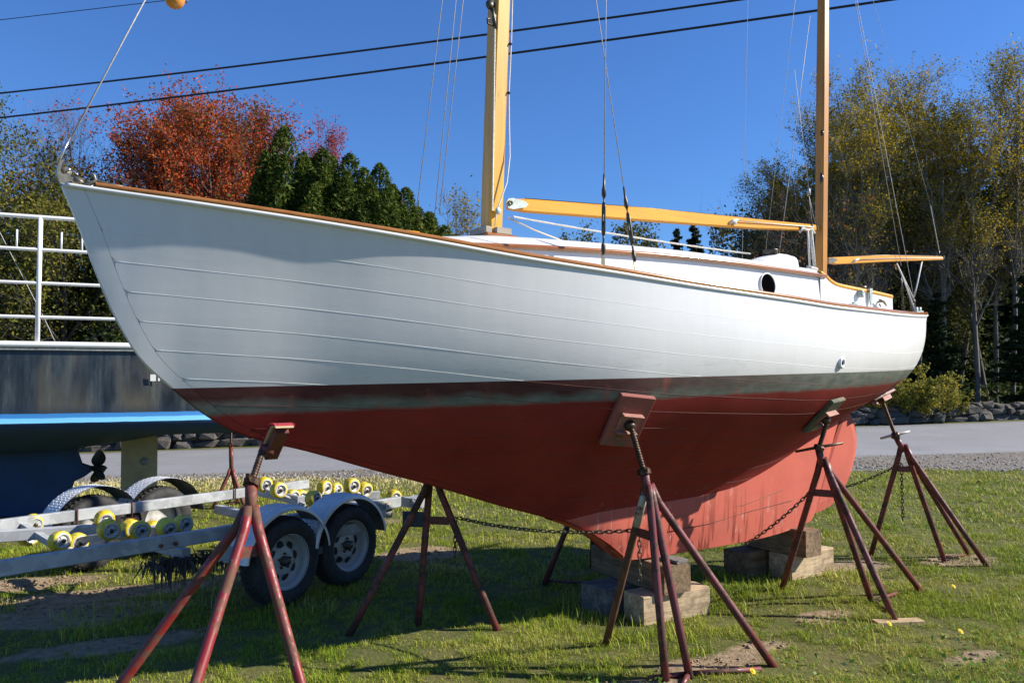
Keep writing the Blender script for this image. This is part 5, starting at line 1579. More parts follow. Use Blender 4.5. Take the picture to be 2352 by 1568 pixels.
# old marine growth hanging below the axle
m = MB()
for k in range(650):
    t = RNG.random(); p = np.array([-2.62 + .85 * t, 5.75 + .95 * t, .44 - .05 * t]) + RNG.normal(size=3) * (.05, .05, .015)
    l = RNG.uniform(.05, .26) * (.5 + .5 * math.sin(t * 9) ** 2); q = np.array([RNG.normal() * .03, RNG.normal() * .03, -l]); w = np.array([RNG.normal(), RNG.normal(), 0]) * .006
    m.add([TL(p - w), TL(p + w), TL(p + q * .6 + w * .7), TL(p + q)], [(0, 1, 2), (0, 2, 3)], False)
m.build('dried_weed', M['bark_dark'], trailer)['kind'] = 'stuff'

# ------------------------------------------------------------------ second yacht (dark topsides) on the left
B2 = empty('dark_yacht', (-5.79, 9.0, 0.0), math.atan2(.39, .921), 'grimy dark-hulled yacht with blue waterline stripe and white pipe rails at the left edge', 'yacht')
CLY = 1.15
f_y0 = pchip([-6, 0.8, 1.6, 2.4, 2.9], [0.0, 0.0, .03, .12, .24])
f_c2 = pchip([-6, 0.2, 1.0, 2.0, 2.9], [.80, .82, .90, 1.06, 1.20])
m = MB(); G = []
for s_ in np.linspace(-6, 2.9, 60):
    y0, zc = float(f_y0(s_)), float(f_c2(s_))
    half = [(y0 + .05, 2.12), (y0 + .025, 1.80), (y0 + .01, 1.50), (y0, 1.36), (y0 - .012, 1.302), (y0 - .040, 1.246), (y0 - .028, 1.215), (y0 + .05, 1.14), (y0 + .22, 1.06), (y0 + .5, zc + .11), (y0 + .8, zc + .03), (CLY, zc)]
    G.append([(s_, y, z) for y, z in half] + [(s_, 2 * CLY - y, z) for y, z in reversed(half[:-1])])
G = np.array(G); m.grid(G); k = G.shape[1]
m.add(G[-1], [tuple(range(k))], False); m.add(G[0], [tuple(reversed(range(k)))], False)
sharp(m.build('hull', M['yacht2'], B2), 30)
m = MB(); m.grid(np.array([[(s_, float(f_y0(s_)) + .05, 2.12), (s_, CLY, 2.17), (s_, 2 * CLY - float(f_y0(s_)) - .05, 2.12)] for s_ in np.linspace(-6, 2.9, 20)])[:, ::-1]); m.build('deck', M['white'], B2)
for yy in (0, 1):
    P = [(s_, (float(f_y0(s_)) + .035) if not yy else 2 * CLY - float(f_y0(s_)) - .035, 2.145) for s_ in np.linspace(-6, 2.9, 40)]
    MB().tube(P, .038, 8).build('rubbing_strake', M['rail2'], B2)
    P = [(s_, (float(f_y0(s_)) + .022) if not yy else 2 * CLY - float(f_y0(s_)) - .022, 2.085) for s_ in np.linspace(-6, 2.9, 40)]
    MB().tube(P, .014, 6).build('strake_edge', M['zinc'], B2)
# long keel and shaft log
kp = [(-6, .95), (.72, .98), (.70, .78), (.74, .66), (.84, .62), (.86, .56), (.78, .50), (.66, .44), (.62, .30), (.64, .17), (1.62, .16), (1.62, .05), (-6, .05)]
m = MB(); m.prism(kp, (0, CLY, 0), (1, 0, 0), (0, 0, 1), (0, -1, 0), .20); m.build('keel', M['yacht2'], B2)
m = MB(); m.tube([(.70, CLY, .60), (.88, CLY, .592)], [.05, .035], 10); m.build('shaft_log', M['verdigris'], B2)
m = MB(); m.lathe((.87, CLY, .592), (1, 0, 0), [(.03, 0), (.045, .02), (.045, .09), (.03, .14), (.001, .17)], 16)
prop = m.build('propeller', M['prop'], B2)
for kk in range(3):
    a0 = 2 * math.pi * kk / 3 + 1.35
    rows = []
    for t in np.linspace(0, 1, 7):
        r_ = .04 + .20 * t; wd = .125 * math.sin(math.pi * (t * .86 + .10)) ** .7; tw = .95 - .5 * t
        rad = np.array([0, math.cos(a0), math.sin(a0)]); tan = np.array([0, -math.sin(a0), math.cos(a0)])
        rows.append([np.array([.93, CLY, .592]) + rad * r_ + (tan * math.cos(tw) + np.array([1, 0, 0]) * math.sin(tw)) * wd * q for q in (-1, -.5, 0, .5, 1)])
    rows = np.array(rows); th = np.array([.008, 0, 0])
    m = MB(); m.grid(rows + th); m.grid(rows[:, ::-1] - th); m.build('blade', M['prop'], prop)
m = MB(); m.prism([(1.20, .19), (1.24, .165), (1.63, .165), (1.635, .45), (1.63, .985), (1.55, 1.0), (1.22, .985), (1.195, .95)], (0, CLY, 0), (1, 0, 0), (0, 0, 1), (0, -1, 0), .05)
rd = m.build('rudder', M['rudder2'], B2)
MB().lathe((1.475, CLY - .024, .66), (0, -1, 0), [(.052, 0), (.052, .012), (.040, .020), (.001, .022)], 20).build('anode', M['zinc'], rd)
m = MB()
for x_ in (1.30, 1.52): m.tube([(x_, CLY, .95), (x_, CLY, 1.10)], .022, 8)
m.tube([(1.29, CLY - .03, .14), (1.29, CLY - .03, .33)], .02, 8); m.build('rudder_stock', M['rudder2'], rd)
# pipe rails with short rod prongs
for z_, r_ in ((3.63, .024), (3.25, .020), (2.86, .019), (2.465, .019)):
    MB().tube([(-6, .07, z_ + .0), (.353, .07, z_), (1.3, .07, z_), (2.2, .12, z_)], r_, 9).build('rail', M['rail2'], B2)
for s_ in (.353, 2.05, -1.5, -3.4):
    MB().tube([(s_, .07, 2.15), (s_, .07, 3.63)], .026, 10).build('rail_post', M['rail2'], B2)
for s_ in (.120, .571, .785, -.32, 1.25):
    MB().tube([(s_, .07, 3.25), (s_, .07, 3.47)], .011, 7).build('rail_prong', M['rail2'], B2)
MB().tube([(.52, .25, 2.17), (.40, .25, 2.45), (-.3, .3, 3.9), (-1.4, .5, 6.5)], .004, 5).build('guy_wire', M['wire'], B2)
m = MB(); m.box((1.585, .012, 1.765), (.062, .004, .080)); m.box((1.65, .012, 1.765), (.020, .004, .080)); m.build('hull_lettering', M['sticker'], B2)
# its own stand, seen beyond the trailer
fx, fy = -3.85, 11.0
gz = float(height(fx, fy))
stand('slim red and black jack stand beyond the trailer, under the dark yacht', [(fx - .20, fy - .12, gz), (fx + .22, fy - .08, gz), (fx + .02, fy + .24, gz)], (fx, fy, .46), (fx - .012, fy, .84), (fx - .016, fy, 1.14), M['stand_red'], group='jack stand under the dark yacht', leg_r=.026)

# ------------------------------------------------------------------ overhead cables
def cable(label, a, b, r, sag):
    a, b = np.asarray(a, float), np.asarray(b, float)
    P = [a + (b - a) * t - np.array([0, 0, sag * 4 * t * (1 - t)]) for t in np.linspace(0, 1, 40)]
    o = MB().tube(P, r, 8).build('overhead_cable', M['cable'])
    tag(o, label, 'cable', 'overhead cables crossing the sky')
def ext(p, q, k0, k1):
    p, q = np.asarray(p, float), np.asarray(q, float); return p - (q - p) * k0, q + (q - p) * k1
a, b = ext((-10.3, 16.0, 7.50), (3.33, 12.08, 7.50), 1.3, 1.3)
a[2] += .75; b[2] += .75
cable('upper of the two thick black cables crossing the sky', a, b, .019, .72)
a, b = ext((-10.1, 15.7, 6.90), (5.23, 10.83, 6.90), 1.3, 1.2)
a[2] += .75; b[2] += .75
cable('lower of the two thick black cables crossing the sky', a, b, .019, .72)
a, b = ext((-12.48, 19.0, 10.5), (-8.1, 18.0, 10.5), 1.5, 6); cable('thin faint wire in the top left corner of the sky', a, b, .009, .05)

# ------------------------------------------------------------------ dry stone wall
wall = empty('stone_wall', (0, 0, 0), 0, 'low dry stone wall of grey field stones across the road', 'wall')
def stone_mesh(i):
    rr = np.random.default_rng(100 + i)
    m = MB(); m.box((0, 0, 0), (1, 1, 1), bev=.20)
    V = np.array(m.v); V = V * (1 + rr.uniform(-.24, .20, V.shape)) + rr.normal(0, .05, V.shape)
    m.v = [tuple(v) for v in V]
    return m.mesh('stone', M['stone'])
SM = [stone_mesh(i) for i in range(10)]
rr = random.Random(5)
x = -15.0; count = 0
rows = []
for row, (zb, hh) in enumerate(((-.02, .24), (.20, .20), (.37, .17))):
    x = -15.2 + rr.uniform(0, .3)
    while x < 29:
        if 6.6 > x > -1.8 and False: pass
        w = rr.choice((.22, .30, .42, .55, .75, .95)) * rr.uniform(.8, 1.15)
        xc = x + w / 2
        y = float(road_far(xc)) + 1.05 + rr.uniform(-.06, .06) + .05 * row
        g = float(height(xc, y))
        h = hh * rr.uniform(.6, 1.3)
        bump = .06 * math.sin(xc * 1.7) if row == 2 else 0
        o = bpy.data.objects.new('stone', SM[rr.randrange(10)]); link(o, wall)
        o.location = (xc, y, g + zb + h / 2 + bump * .3)
        o.scale = (w * 1.04, rr.uniform(.34, .52), h * 1.12)
        o.rotation_euler = (rr.uniform(-.16, .16), rr.uniform(-.13, .13) + (rr.uniform(-.15, .15) if row == 2 else 0), math.atan(.1667) + rr.uniform(-.14, .14))
        x += w; count += 1
core = MB()
xs_ = np.linspace(-15, 29, 60); cx_ = []
for q in (0, 1):
    cx_.append([])
G = []
for xx_ in xs_:
    y = float(road_far(xx_)) + 1.12; g = float(height(xx_, y))
    G.append([(xx_, y - .10, g - .05), (xx_, y - .10, g + .42), (xx_, y + .16, g + .42), (xx_, y + .16, g - .05)])
core.grid(np.array(G), smooth=False); core.build('wall_core', M['bark_dark'], wall)

# ------------------------------------------------------------------ trees
def vunit(a): return a / (np.linalg.norm(a, axis=-1, keepdims=True) + 1e-9)
def grow(rg, P0, D, Lg, r0, m, curl, up, taper=.78):
    P = [P0]; d = vunit(D)
    for i in range(m - 1):
        d = vunit(d + rg.normal(0, curl, d.shape) + np.array([0, 0, up]))
        P.append(P[-1] + d * (Lg / (m - 1))[:, None])
    P = np.stack(P, 1)
    t = np.linspace(0, 1, m)
    return P, r0[:, None] * (1 - taper * t)[None]
def kids(rg, P, Rr, per, f0, f1, a0, a1):
    k, m, _ = P.shape
    f = rg.uniform(f0, f1, (k, per)) if per > 1 else rg.uniform(f0, f1, (k, 1))
    x = f * (m - 1); i = np.minimum(x.astype(int), m - 2); t = x - i
    r_ = np.arange(k)[:, None]
    p = P[r_, i] * (1 - t)[..., None] + P[r_, i + 1] * t[..., None]
    d = vunit(P[r_, i + 1] - P[r_, i])
    rad = Rr[r_, i] * (1 - t) + Rr[r_, i + 1] * t
    q = vunit(np.cross(d, rg.normal(size=d.shape)))
    a = rg.uniform(a0, a1, (k, per))[..., None]
    nd = d * np.cos(a) + q * np.sin(a)
    return p.reshape(-1, 3), nd.reshape(-1, 3), rad.ravel(), f.ravel(), np.repeat(np.arange(k), per)
def batch_tubes(P, Rr, n):
    k, m, _ = P.shape
    T = vunit(P[:, -1] - P[:, 0])
    ref = np.where(np.abs(T[:, 2:3]) < .9, np.array([[0, 0, 1.0]]), np.array([[1.0, 0, 0]]))
    N = vunit(np.cross(T, ref)); B = np.cross(T, N)
    a = np.arange(n) * 2 * math.pi / n
    ring = np.cos(a)[None, :, None] * N[:, None] + np.sin(a)[None, :, None] * B[:, None]     # k,n,3
    V = P[:, :, None, :] + Rr[:, :, None, None] * ring[:, None]
    base = (np.arange(k) * m * n)[:, None, None]
    i = np.arange(m - 1)[None, :, None]; j = np.arange(n)[None, None, :]; j2 = (j + 1) % n
    F = np.stack([base + i * n + j, base + i * n + j2, base + (i + 1) * n + j2, base + (i + 1) * n + j], -1)
    return V.reshape(-1, 3), F.reshape(-1, 4)
def leaf_quads(rg, C, size, flat=0.0, aspect=.62, dirs=None):
    n = len(C)
    nrm = rg.normal(size=(n, 3)); nrm[:, 2] += flat; nrm = vunit(nrm)
    if dirs is None: dirs = rg.normal(size=(n, 3))
    u = vunit(np.cross(np.cross(nrm, dirs), nrm)); v = np.cross(nrm, u)
    s = (size * rg.uniform(.65, 1.35, n))[:, None]
    V = np.stack([C - u * s * .5, C + v * s * aspect * .5 + u * s * .05, C + u * s * .5, C - v * s * aspect * .5 + u * s * .05], 1)
    return V.reshape(-1, 3), np.arange(n * 4).reshape(-1, 4)
def merge(parts):
    V = []; F = []; b = 0
    for v, f in parts:
        V.append(v); F.append(f + b); b += len(v)
    return np.concatenate(V), np.concatenate(F)

_TREE_CACHE = {}
def tree_meshes(key, seed, H, cb, spread, tr, stems, limbs, subs, twigs, nleaf, lsize, leaf_mat, bark_mat, up=.10, lean=.03, limb_a=(.5, 1.1), leaf_f=(0.1, 1.0), jitter=.12, top_shape=.75, flat=.3, twig_len=.55, thin=0):
    if key in _TREE_CACHE: return _TREE_CACHE[key]
    rg = np.random.default_rng(seed)
    a = rg.uniform(0, 6.28, stems)
    P0 = np.stack([np.cos(a), np.sin(a), a * 0], 1) * (tr * 1.5 if stems > 1 else 0)
    D = np.stack([np.cos(a) * .18 * (stems > 1), np.sin(a) * .18 * (stems > 1), np.ones(stems)], 1)
    P0_, R0_ = grow(rg, P0, D, H * rg.uniform(.86, .98, stems), np.full(stems, tr), 12, lean, .02, .90)
    parts = [batch_tubes(P0_, R0_, 7)]
    p, d, rad, f, par = kids(rg, P0_, R0_, limbs, cb, .97, *limb_a)
    shape = np.sin(np.clip((f - cb) / (1 - cb), 0, 1) * math.pi * .80 + .45) ** top_shape
    Lg = spread * (.30 + .85 * shape) * rg.uniform(.7, 1.15, len(f))
    P1, R1 = grow(rg, p, d + np.array([0, 0, .15]), Lg, np.minimum(rad * .6, .05 + .012 * Lg), 6, .13, up)
    parts.append(batch_tubes(P1, R1, 5))
    p, d, rad, f, par = kids(rg, P1, R1, subs, .15, 1.0, .35, 1.0)
    P2, R2 = grow(rg, p, d, Lg[par] * .48 * rg.uniform(.6, 1.2, len(f)), np.maximum(rad * .6, .006), 5, .16, up * .8)
    parts.append(batch_tubes(P2, R2, 3))
    p, d, rad, f, par = kids(rg, P2, R2, twigs, .1, 1.0, .3, 1.0)
    P3, R3 = grow(rg, p, d, twig_len * rg.uniform(.5, 1.3, len(f)), np.maximum(rad * .6, .0045), 4, .2, up)
    parts.append(batch_tubes(P3, R3, 3))
    wood = raw_mesh('trunk', *(lambda vf: (vf[0], [vf[1]]))(merge(parts)), bark_mat, True)
    crown = None
    if nleaf:
        k = len(P3)
        per = max(1, int(nleaf / k))
        keep = rg.random(k) < min(1.0, nleaf / k)
        Q = P3[keep] if nleaf < k else P3
        k = len(Q)
        x = rg.uniform(*leaf_f, (k, per)) * 3; i = np.minimum(x.astype(int), 2); t = (x - i)[..., None]
        r_ = np.arange(k)[:, None]
        C = (Q[r_, i] * (1 - t) + Q[r_, i + 1] * t).reshape(-1, 3) + rg.normal(0, jitter, (k * per, 3))
        if thin: C = C[(C[:, 2] > thin * H) | (rg.random(len(C)) < .22)]
        crown = raw_mesh('crown', *(lambda vf: (vf[0], [vf[1]]))(leaf_quads(rg, C, lsize, flat)), leaf_mat)
    _TREE_CACHE[key] = (wood, crown)
    return wood, crown
def put_tree(name, label, group, meshes, x, y, rz=0.0, sc=1.0, szz=None, cat='tree'):
    t = empty(name, (x, y, float(height(x, y)) - .05), rz, label, cat, group)
    t.scale = (sc, sc, szz or sc)
    w = link(bpy.data.objects.new('trunk', meshes[0]), t)
    if meshes[1] is not None: link(bpy.data.objects.new('crown', meshes[1]), t)
    return t
GL = 'trees across the road on the left'; GR = 'trees across the road on the right'

maple = tree_meshes('maple', 3, 12.0, .08, 3.4, .12, 7, 18, 11, 6, 125000, .095, M['leaf_red'], M['bark'], .16, .05, (.35, .9), jitter=.09, twig_len=.75)
put_tree('red_maple', 'tall red and orange maple above the bow of the white sailboat', GL, maple, -10.9, 27.5, 0, .97, .90)
pmaple = tree_meshes('pmaple', 8, 12.2, .25, 2.2, .10, 4, 14, 9, 6, 26000, .088, M['leaf_pink'], M['bark'], .25, .03, (.3, .8), jitter=.08, twig_len=.7)
put_tree('red_maple', 'pinkish red maple rising behind the dark cedars', GL, pmaple, -8.3, 29.5, 1.0, .62, .93)
bare1 = tree_meshes('bare1', 21, 11.0, .12, 2.6, .09, 5, 14, 9, 7, 6500, .085, M['leaf_pink'], M['bark'], .22, .04, (.3, .9), jitter=.15, twig_len=.9)
put_tree('thinning_tree', 'nearly bare purplish tree between the left edge and the red maple', GL, bare1, -15.4, 29.0)
put_tree('thinning_tree', 'thin half-bare tree left of the red maple, behind the bow fitting', GL, bare1, -13.0, 30.5, 2.0, .93)
olive = tree_meshes('olive', 33, 10.6, .10, 3.0, .16, 2, 18, 9, 6, 34000, .095, M['leaf_olive'], M['bark_dark'], .10, .03, (.5, 1.2), jitter=.20)
put_tree('olive_green_tree', 'tall olive green tree cut by the left edge of the picture', GL, olive, -15.15, 23.6, 0, .8, 1.03)
olive2 = tree_meshes('olive2', 35, 7.6, .05, 2.7, .14, 3, 18, 9, 6, 38000, .095, M['leaf_olive'], M['bark_dark'], .06, .03, (.6, 1.3), jitter=.22)
put_tree('olive_green_tree', 'broad yellow-green tree behind the white pipe rails', GL, olive2, -13.6, 23.2)
rusty = tree_meshes('rusty', 36, 8.6, .05, 2.4, .12, 3, 16, 8, 6, 12000, .12, M['leaf_rust'], M['bark'], .12, .03, (.5, 1.1), jitter=.2)
put_tree('rusty_leaved_tree', 'rust coloured tree behind the yellow-green tree at the left', GL, rusty, -14.9, 26.5)
dkg = tree_meshes('dkg', 41, 6.4, .04, 2.3, .12, 3, 18, 9, 6, 26000, .12, M['leaf_green'], M['bark_dark'], .04, .03, (.7, 1.4), jitter=.24)
put_tree('dark_green_tree', 'dark green bushy tree directly behind the white bow', GL, dkg, -11.3, 24.0)
put_tree('dark_green_tree', 'dark green bushy tree low behind the pipe rails', GL, dkg, -15.6, 24.6, 2.2, .95)

def conifer(key, seed, H, rad, n, size, mat, bark, mode='cedar'):
    if key in _TREE_CACHE: return _TREE_CACHE[key]
    rg = np.random.default_rng(seed)
    P0_, R0_ = grow(rg, np.zeros((1, 3)), np.array([[0, 0, 1.0]]), np.array([H * .97]), np.array([.11 * H / 8]), 10, .01, .02, .93)
    parts = [batch_tubes(P0_, R0_, 6)]
    if mode == 'cedar':
        # several leaders, each a ragged plume of upright sprays
        npl = 24
        pa = rg.uniform(0, 6.28, npl); po = rad * rg.uniform(.10, .72, npl); ph = H * rg.uniform(.80, .97, npl) * (1 - .16 * po / rad); pr = rad * rg.uniform(.28, .46, npl)
        pa[0] = po[0] = 0; ph[0] = H; pr[0] = rad * .5
        w_ = ph * pr; pl = rg.choice(npl, n, p=w_ / w_.sum())
        h = rg.uniform(0, 1, n) ** .8
        ang = rg.uniform(0, 6.28, n)
        prof = (1 - h) ** .50 * (.45 + .55 * np.clip(h * 6, 0, 1))
        lump = .62 + .62 * vnoise(ang * 2.3 + pl * 7.7, h * 11 + pl * 3.1) + .5 * (vnoise(ang * 5 + pl, h * 30) - .5)
        rr_ = pr[pl] * prof * lump * (1 - .6 * rg.random(n) ** 2.0)
        C = np.stack([np.cos(pa[pl]) * po[pl] * (1 - .25 * h) + np.cos(ang) * rr_, np.sin(pa[pl]) * po[pl] * (1 - .25 * h) + np.sin(ang) * rr_, h * ph[pl] + .12], 1)
        dirs = np.stack([np.cos(ang) * .6, np.sin(ang) * .6, np.full(n, 1.0)], 1) + rg.normal(0, .45, (n, 3))
        V, F = leaf_quads(rg, C, size, 0.0, .38, dirs)
    else:
        nb = int(H * 16)
        hz = rg.uniform(.06 if mode == 'spruce' else .28, .97, nb) ** .9
        ang = rg.uniform(0, 6.28, nb)
        Lb = rad * (1 - hz) ** (.85 if mode == 'spruce' else .5) * rg.uniform(.7, 1.15, nb) + .08
        p = np.stack([ang * 0, ang * 0, hz * H], 1)
        d = np.stack([np.cos(ang), np.sin(ang), np.full(nb, .12 if mode == 'spruce' else .25)], 1)
        P1, R1 = grow(rg, p, d, Lb, np.full(nb, .018) * (.5 + Lb / rad), 5, .06, -.03 if mode == 'spruce' else .02)
        parts.append(batch_tubes(P1, R1, 3))
        per = max(4, n // nb)
        x = rg.uniform(.12, 1.0, (nb, per)) * 4; i = np.minimum(x.astype(int), 3); t = (x - i)[..., None]
        r_ = np.arange(nb)[:, None]
        C = (P1[r_, i] * (1 - t) + P1[r_, i + 1] * t)
        wd = (Lb[:, None] * .26 * (1.05 - x / 4))[..., None]
        C = (C + rg.normal(0, 1, C.shape) * np.concatenate([wd, wd, wd * .35], -1)).reshape(-1, 3)
        dd = np.repeat(d, per, 0) + rg.normal(0, .5, (nb * per, 3))
        V, F = leaf_quads(rg, C, size, .8, .34, dd)
    wood = raw_mesh('trunk', *(lambda vf: (vf[0], [vf[1]]))(merge(parts)), bark, True)
    crown = raw_mesh('crown', V, [F], mat)
    _TREE_CACHE[key] = (wood, crown)
    return wood, crown
ced = [conifer('cedar%d' % i, 60 + i, 9.8, 2.05, 85000, .12, M['cedar'], M['bark_dark']) for i in range(3)]
GC = 'dark cedars in a row behind the foredeck'
for lab, x, y, h, r, k in (('tallest dark cedar, left end of the cedar row beside the red maple', -7.25, 25.0, 9.75, 1.5, 0), ('dark cedar second from the left in the cedar row', -6.15, 25.6, 9.2, 1.5, 1), ('dark cedar in the middle of the cedar row', -5.2, 25.2, 8.9, 1.5, 2),
                           ('pointed dark cedar right of the middle of the row', -4.25, 25.3, 8.6, 1.4, 0), ('rounded dark cedar near the right end of the row', -3.45, 25.7, 7.9, 1.5, 1), ('lowest dark cedar at the right end of the row, behind the thin shrouds', -2.75, 26.2, 7.2, 1.4, 2), ('dark cedar filling the back of the row between its two tallest trees', -6.7, 26.4, 9.0, 1.5, 2), ('dark cedar at the back of the row right of its middle', -4.75, 26.5, 8.2, 1.5, 1), ('dark cedar squeezed between the first and second trees of the row', -6.6, 24.9, 8.9, 1.25, 1), ('dark cedar squeezed between the second and middle trees of the row', -5.7, 25.0, 8.75, 1.25, 0), ('dark cedar just left of the pointed one in the row', -4.7, 25.0, 8.4, 1.25, 2), ('dark cedar between the pointed and the rounded one in the row', -3.85, 25.4, 7.95, 1.2, 1), ('low dark cedar beside the last one of the row', -3.1, 25.8, 7.3, 1.2, 0)):
    put_tree('cedar', lab, GC, ced[k], x, y, x * 3.1, r, h / 9.8)
put_tree('cedar', 'light green cedar behind the bow fitting', GL, ced[1], -12.6, 25.3, 1.0, .85, .84)
spr = conifer('spruce0', 71, 8.0, 1.7, 17000, .24, M['cedar'], M['bark_dark'], 'spruce')
put_tree('young_spruce', 'young spruce with upturned shoots in front of the tallest cedar', GL, spr, -7.55, 24.0, .3, .95, .84)

# trees seen small between the masts
bare2 = tree_meshes('bare2', 51, 9.0, .15, 2.2, .07, 4, 12, 7, 5, 1500, .13, M['leaf_yellow'], M['bark'], .2, .04, (.3, .9), jitter=.15, twig_len=.8)
put_tree('bare_tree', 'bare twiggy tree with a few pale leaves right of the cedar row', 'small far trees', bare2, -3.0, 36.5, .4, 1.08)
put_tree('bare_tree', 'low bare twiggy tree touching the main mast from the left', 'small far trees', bare2, -1.7, 38.0, 2.1, .90)
put_tree('bare_tree', 'small leafless spire of a tree over the cabin roof', 'small far trees', tree_meshes('bare3', 52, 13.0, .3, 1.0, .10, 1, 34, 6, 4, 0, .1, None, M['bark_dark'], .1, .01, (.8, 1.3), twig_len=.5), 3.8, 60.0)
ol_s = tree_meshes('olive_s', 53, 10.6, .2, 2.0, .12, 2, 14, 7, 5, 5000, .2, M['leaf_olive'], M['bark_dark'], .1, .03, (.5, 1.2), jitter=.25)
for lab, x, y, s_ in (('rounded olive tree just right of the crossing shrouds', 6.3, 48.0, 1.00), ('smaller olive tree left of the crossing shrouds', 4.5, 49.0, .94), ('dark olive tree right of the two far spruces', 12.1, 46.0, .96), ('low olive tree below the far end of the boom', 13.6, 47.5, .93)):
    put_tree('olive_green_tree', lab, 'small far trees', ol_s, x, y, x, s_)
sp2 = conifer('spruce1', 72, 11.0, 2.3, 8000, .34, M['spruce'], M['bark_dark'], 'spruce')
put_tree('far_spruce', 'left of two small pointed spruces over the cabin roof', 'small far trees', sp2, 10.4, 50.0, 0, .80, 1.0)
put_tree('far_spruce', 'right of two small pointed spruces over the cabin roof', 'small far trees', sp2, 11.5, 50.0, 1.4, .95, 1.02)

# birches and aspens with yellow leaves on the right
birch = [tree_meshes('birch%d' % i, 80 + i, 14.5, .30, 2.5, .115, 1 if i != 1 else 2, 32 if i != 1 else 19, 8, 6, 12500, .082, M['leaf_yellow'], M['bark_pale'] if i == 3 else M['bark'], .17, .022, (.35, .95), jitter=.08, twig_len=.75, leaf_f=(.15, 1.0), thin=.52) for i in range(4)]
BL = [(9.9, 30.0, 11.2, 0, 'leftmost yellowing birch, branches reaching over the boom end'), (11.0, 29.6, 12.7, 1, 'double-stemmed yellowing birch just left of the mizzen mast'), (12.4, 31.2, 13.2, 2, 'yellowing birch directly behind the mizzen mast'), (12.6, 28.9, 13.4, 3, 'yellowing birch first to the right of the mizzen mast'),
      (14.2, 31.0, 15.2, 0, 'tallest yellowing birch, second right of the mizzen mast'), (14.1, 29.0, 13.9, 1, 'forked yellowing birch over the middle of the mizzen boom'), (16.3, 32.0, 15.0, 2, 'grey-barked birch behind the end of the mizzen boom'), (16.3, 30.0, 14.0, 3, 'pale birch with a bare lower trunk beyond the stern'),
      (16.9, 29.0, 13.2, 0, 'slim pale birch right of the stern above the shrub'), (19.3, 32.0, 15.0, 1, 'twin-stemmed birch near the right edge'), (18.8, 30.0, 14.6, 2, 'grey-barked birch near the right edge'), (20.3, 31.0, 14.3, 3, 'rightmost full birch at the right edge'), (22.4, 31.0, 15.2, 0, 'birch cut by the right edge of the picture')]
for x, y, h, k, lab in BL:
    put_tree('birch', lab, GR, birch[k], x, y, x * 2.7, .95, h * .91 / 14.5)
dko = tree_meshes('dko', 95, 9.0, .15, 2.3, .12, 2, 14, 8, 5, 9000, .13, M['leaf_green'], M['bark_dark'], .08, .03, (.5, 1.2), jitter=.2)
put_tree('dark_green_tree', 'dark leafy tree low behind the boom end left of the mizzen mast', GR, dko, 11.4, 32.5, .5, .98)
bare4 = tree_meshes('bare4', 96, 7.4, .10, 2.9, .08, 3, 12, 8, 6, 700, .11, M['leaf_rust'], M['bark_dark'], .05, .05, (.6, 1.3), jitter=.1, twig_len=.9)
put_tree('bare_tree', 'bare dark-twigged tree spreading above the cabin aft end', GR, bare4, 9.7, 28.2, .5, 1.0)
pin = [conifer('pine%d' % i, 110 + i, 12.0, 3.0, 15000, .40, M['spruce'], M['bark_dark'], 'spruce') for i in range(2)]
PL = [(12.8, 37.0, .92, 'dark spruce in the wood behind the mizzen mast'), (15.6, 38.5, 1.0, 'dark spruce in the wood right of the mizzen mast'), (18.3, 37.0, .95, 'dark spruce in the wood above the stern'), (21.0, 38.5, 1.05, 'dark spruce in the wood behind the twin birch'), (23.8, 37.0, 1.0, 'dark spruce in the wood at the right edge'), (26.6, 39.0, 1.1, 'dark spruce in the wood beyond the right edge'), (11.6, 35.5, .78, 'dark spruce low behind the left of the mizzen mast'), (14.2, 34.5, .80, 'dark spruce standing between the birches over the mizzen boom'), (17.2, 34.8, .84, 'dark spruce standing close behind the birches above the stern'), (20.0, 35.0, .86, 'dark spruce standing close behind the birches near the right edge'), (14.2, 42.0, 1.05, 'dark spruce deep in the wood left of the stern'), (19.6, 43.0, 1.1, 'dark spruce deep in the wood right of the stern')]
for i, (x, y, s_, lab) in enumerate(PL): put_tree('spruce', lab, 'dark spruces in the wood on the right', pin[i % 2], x, y, x * 1.9, s_ * 1.05, s_ * .95)
ysp = conifer('spruce2', 120, 5.5, 1.5, 11000, .26, M['spruce'], M['bark_dark'], 'spruce')
put_tree('young_spruce', 'young dark spruce at the wood edge, right border of the picture', GR, ysp, 18.3, 28.0, 0, 1.0)
put_tree('young_spruce', 'young dark spruce at the wood edge behind the shrub', GR, ysp, 15.9, 29.6, 2, .85)
lg = tree_meshes('lg', 97, 7.5, .2, 1.9, .10, 2, 14, 7, 5, 8000, .12, M['leaf_olive'], M['bark'], .1, .03, (.5, 1.2), jitter=.2)
put_tree('olive_green_tree', 'mossy green tree between the birches right of the stern', GR, lg, 18.2, 33.0, .8, 1.1)
# the depth of the wood: dark foliage nobody could tell apart
def woods(name, label, x0, x1, y0, y1, z1, n, size, mat):
    rg = np.random.default_rng(int(abs(x0) * 10))
    x_ = rg.uniform(x0, x1, n); y_ = rg.uniform(y0, y1, n)
    top = z1 * (.62 + .5 * vnoise(x_ * .35, y_ * .2))
    if x0 > 10: top = top * np.clip((x_ - 14.0) / 9 + .35, .35, 1)
    z_ = rg.uniform(0, 1, n) ** .9 * top
    V, F = leaf_quads(rg, np.stack([x_, y_, z_ + height(x_, y_)], 1), size, .4, .5)
    o = link(bpy.data.objects.new(name, raw_mesh(name, V, [F], mat)))
    tag(o, label, 'woods', kind='stuff')
woods('woods', 'dark depth of the wood on the right', 14.8, 50, 44, 54, 15.5, 42000, .62, M['spruce'])
woods('woods', 'dark greenery behind the trees on the left', -34, -1, 33, 41, 4.8, 22000, .55, M['leaf_green'])
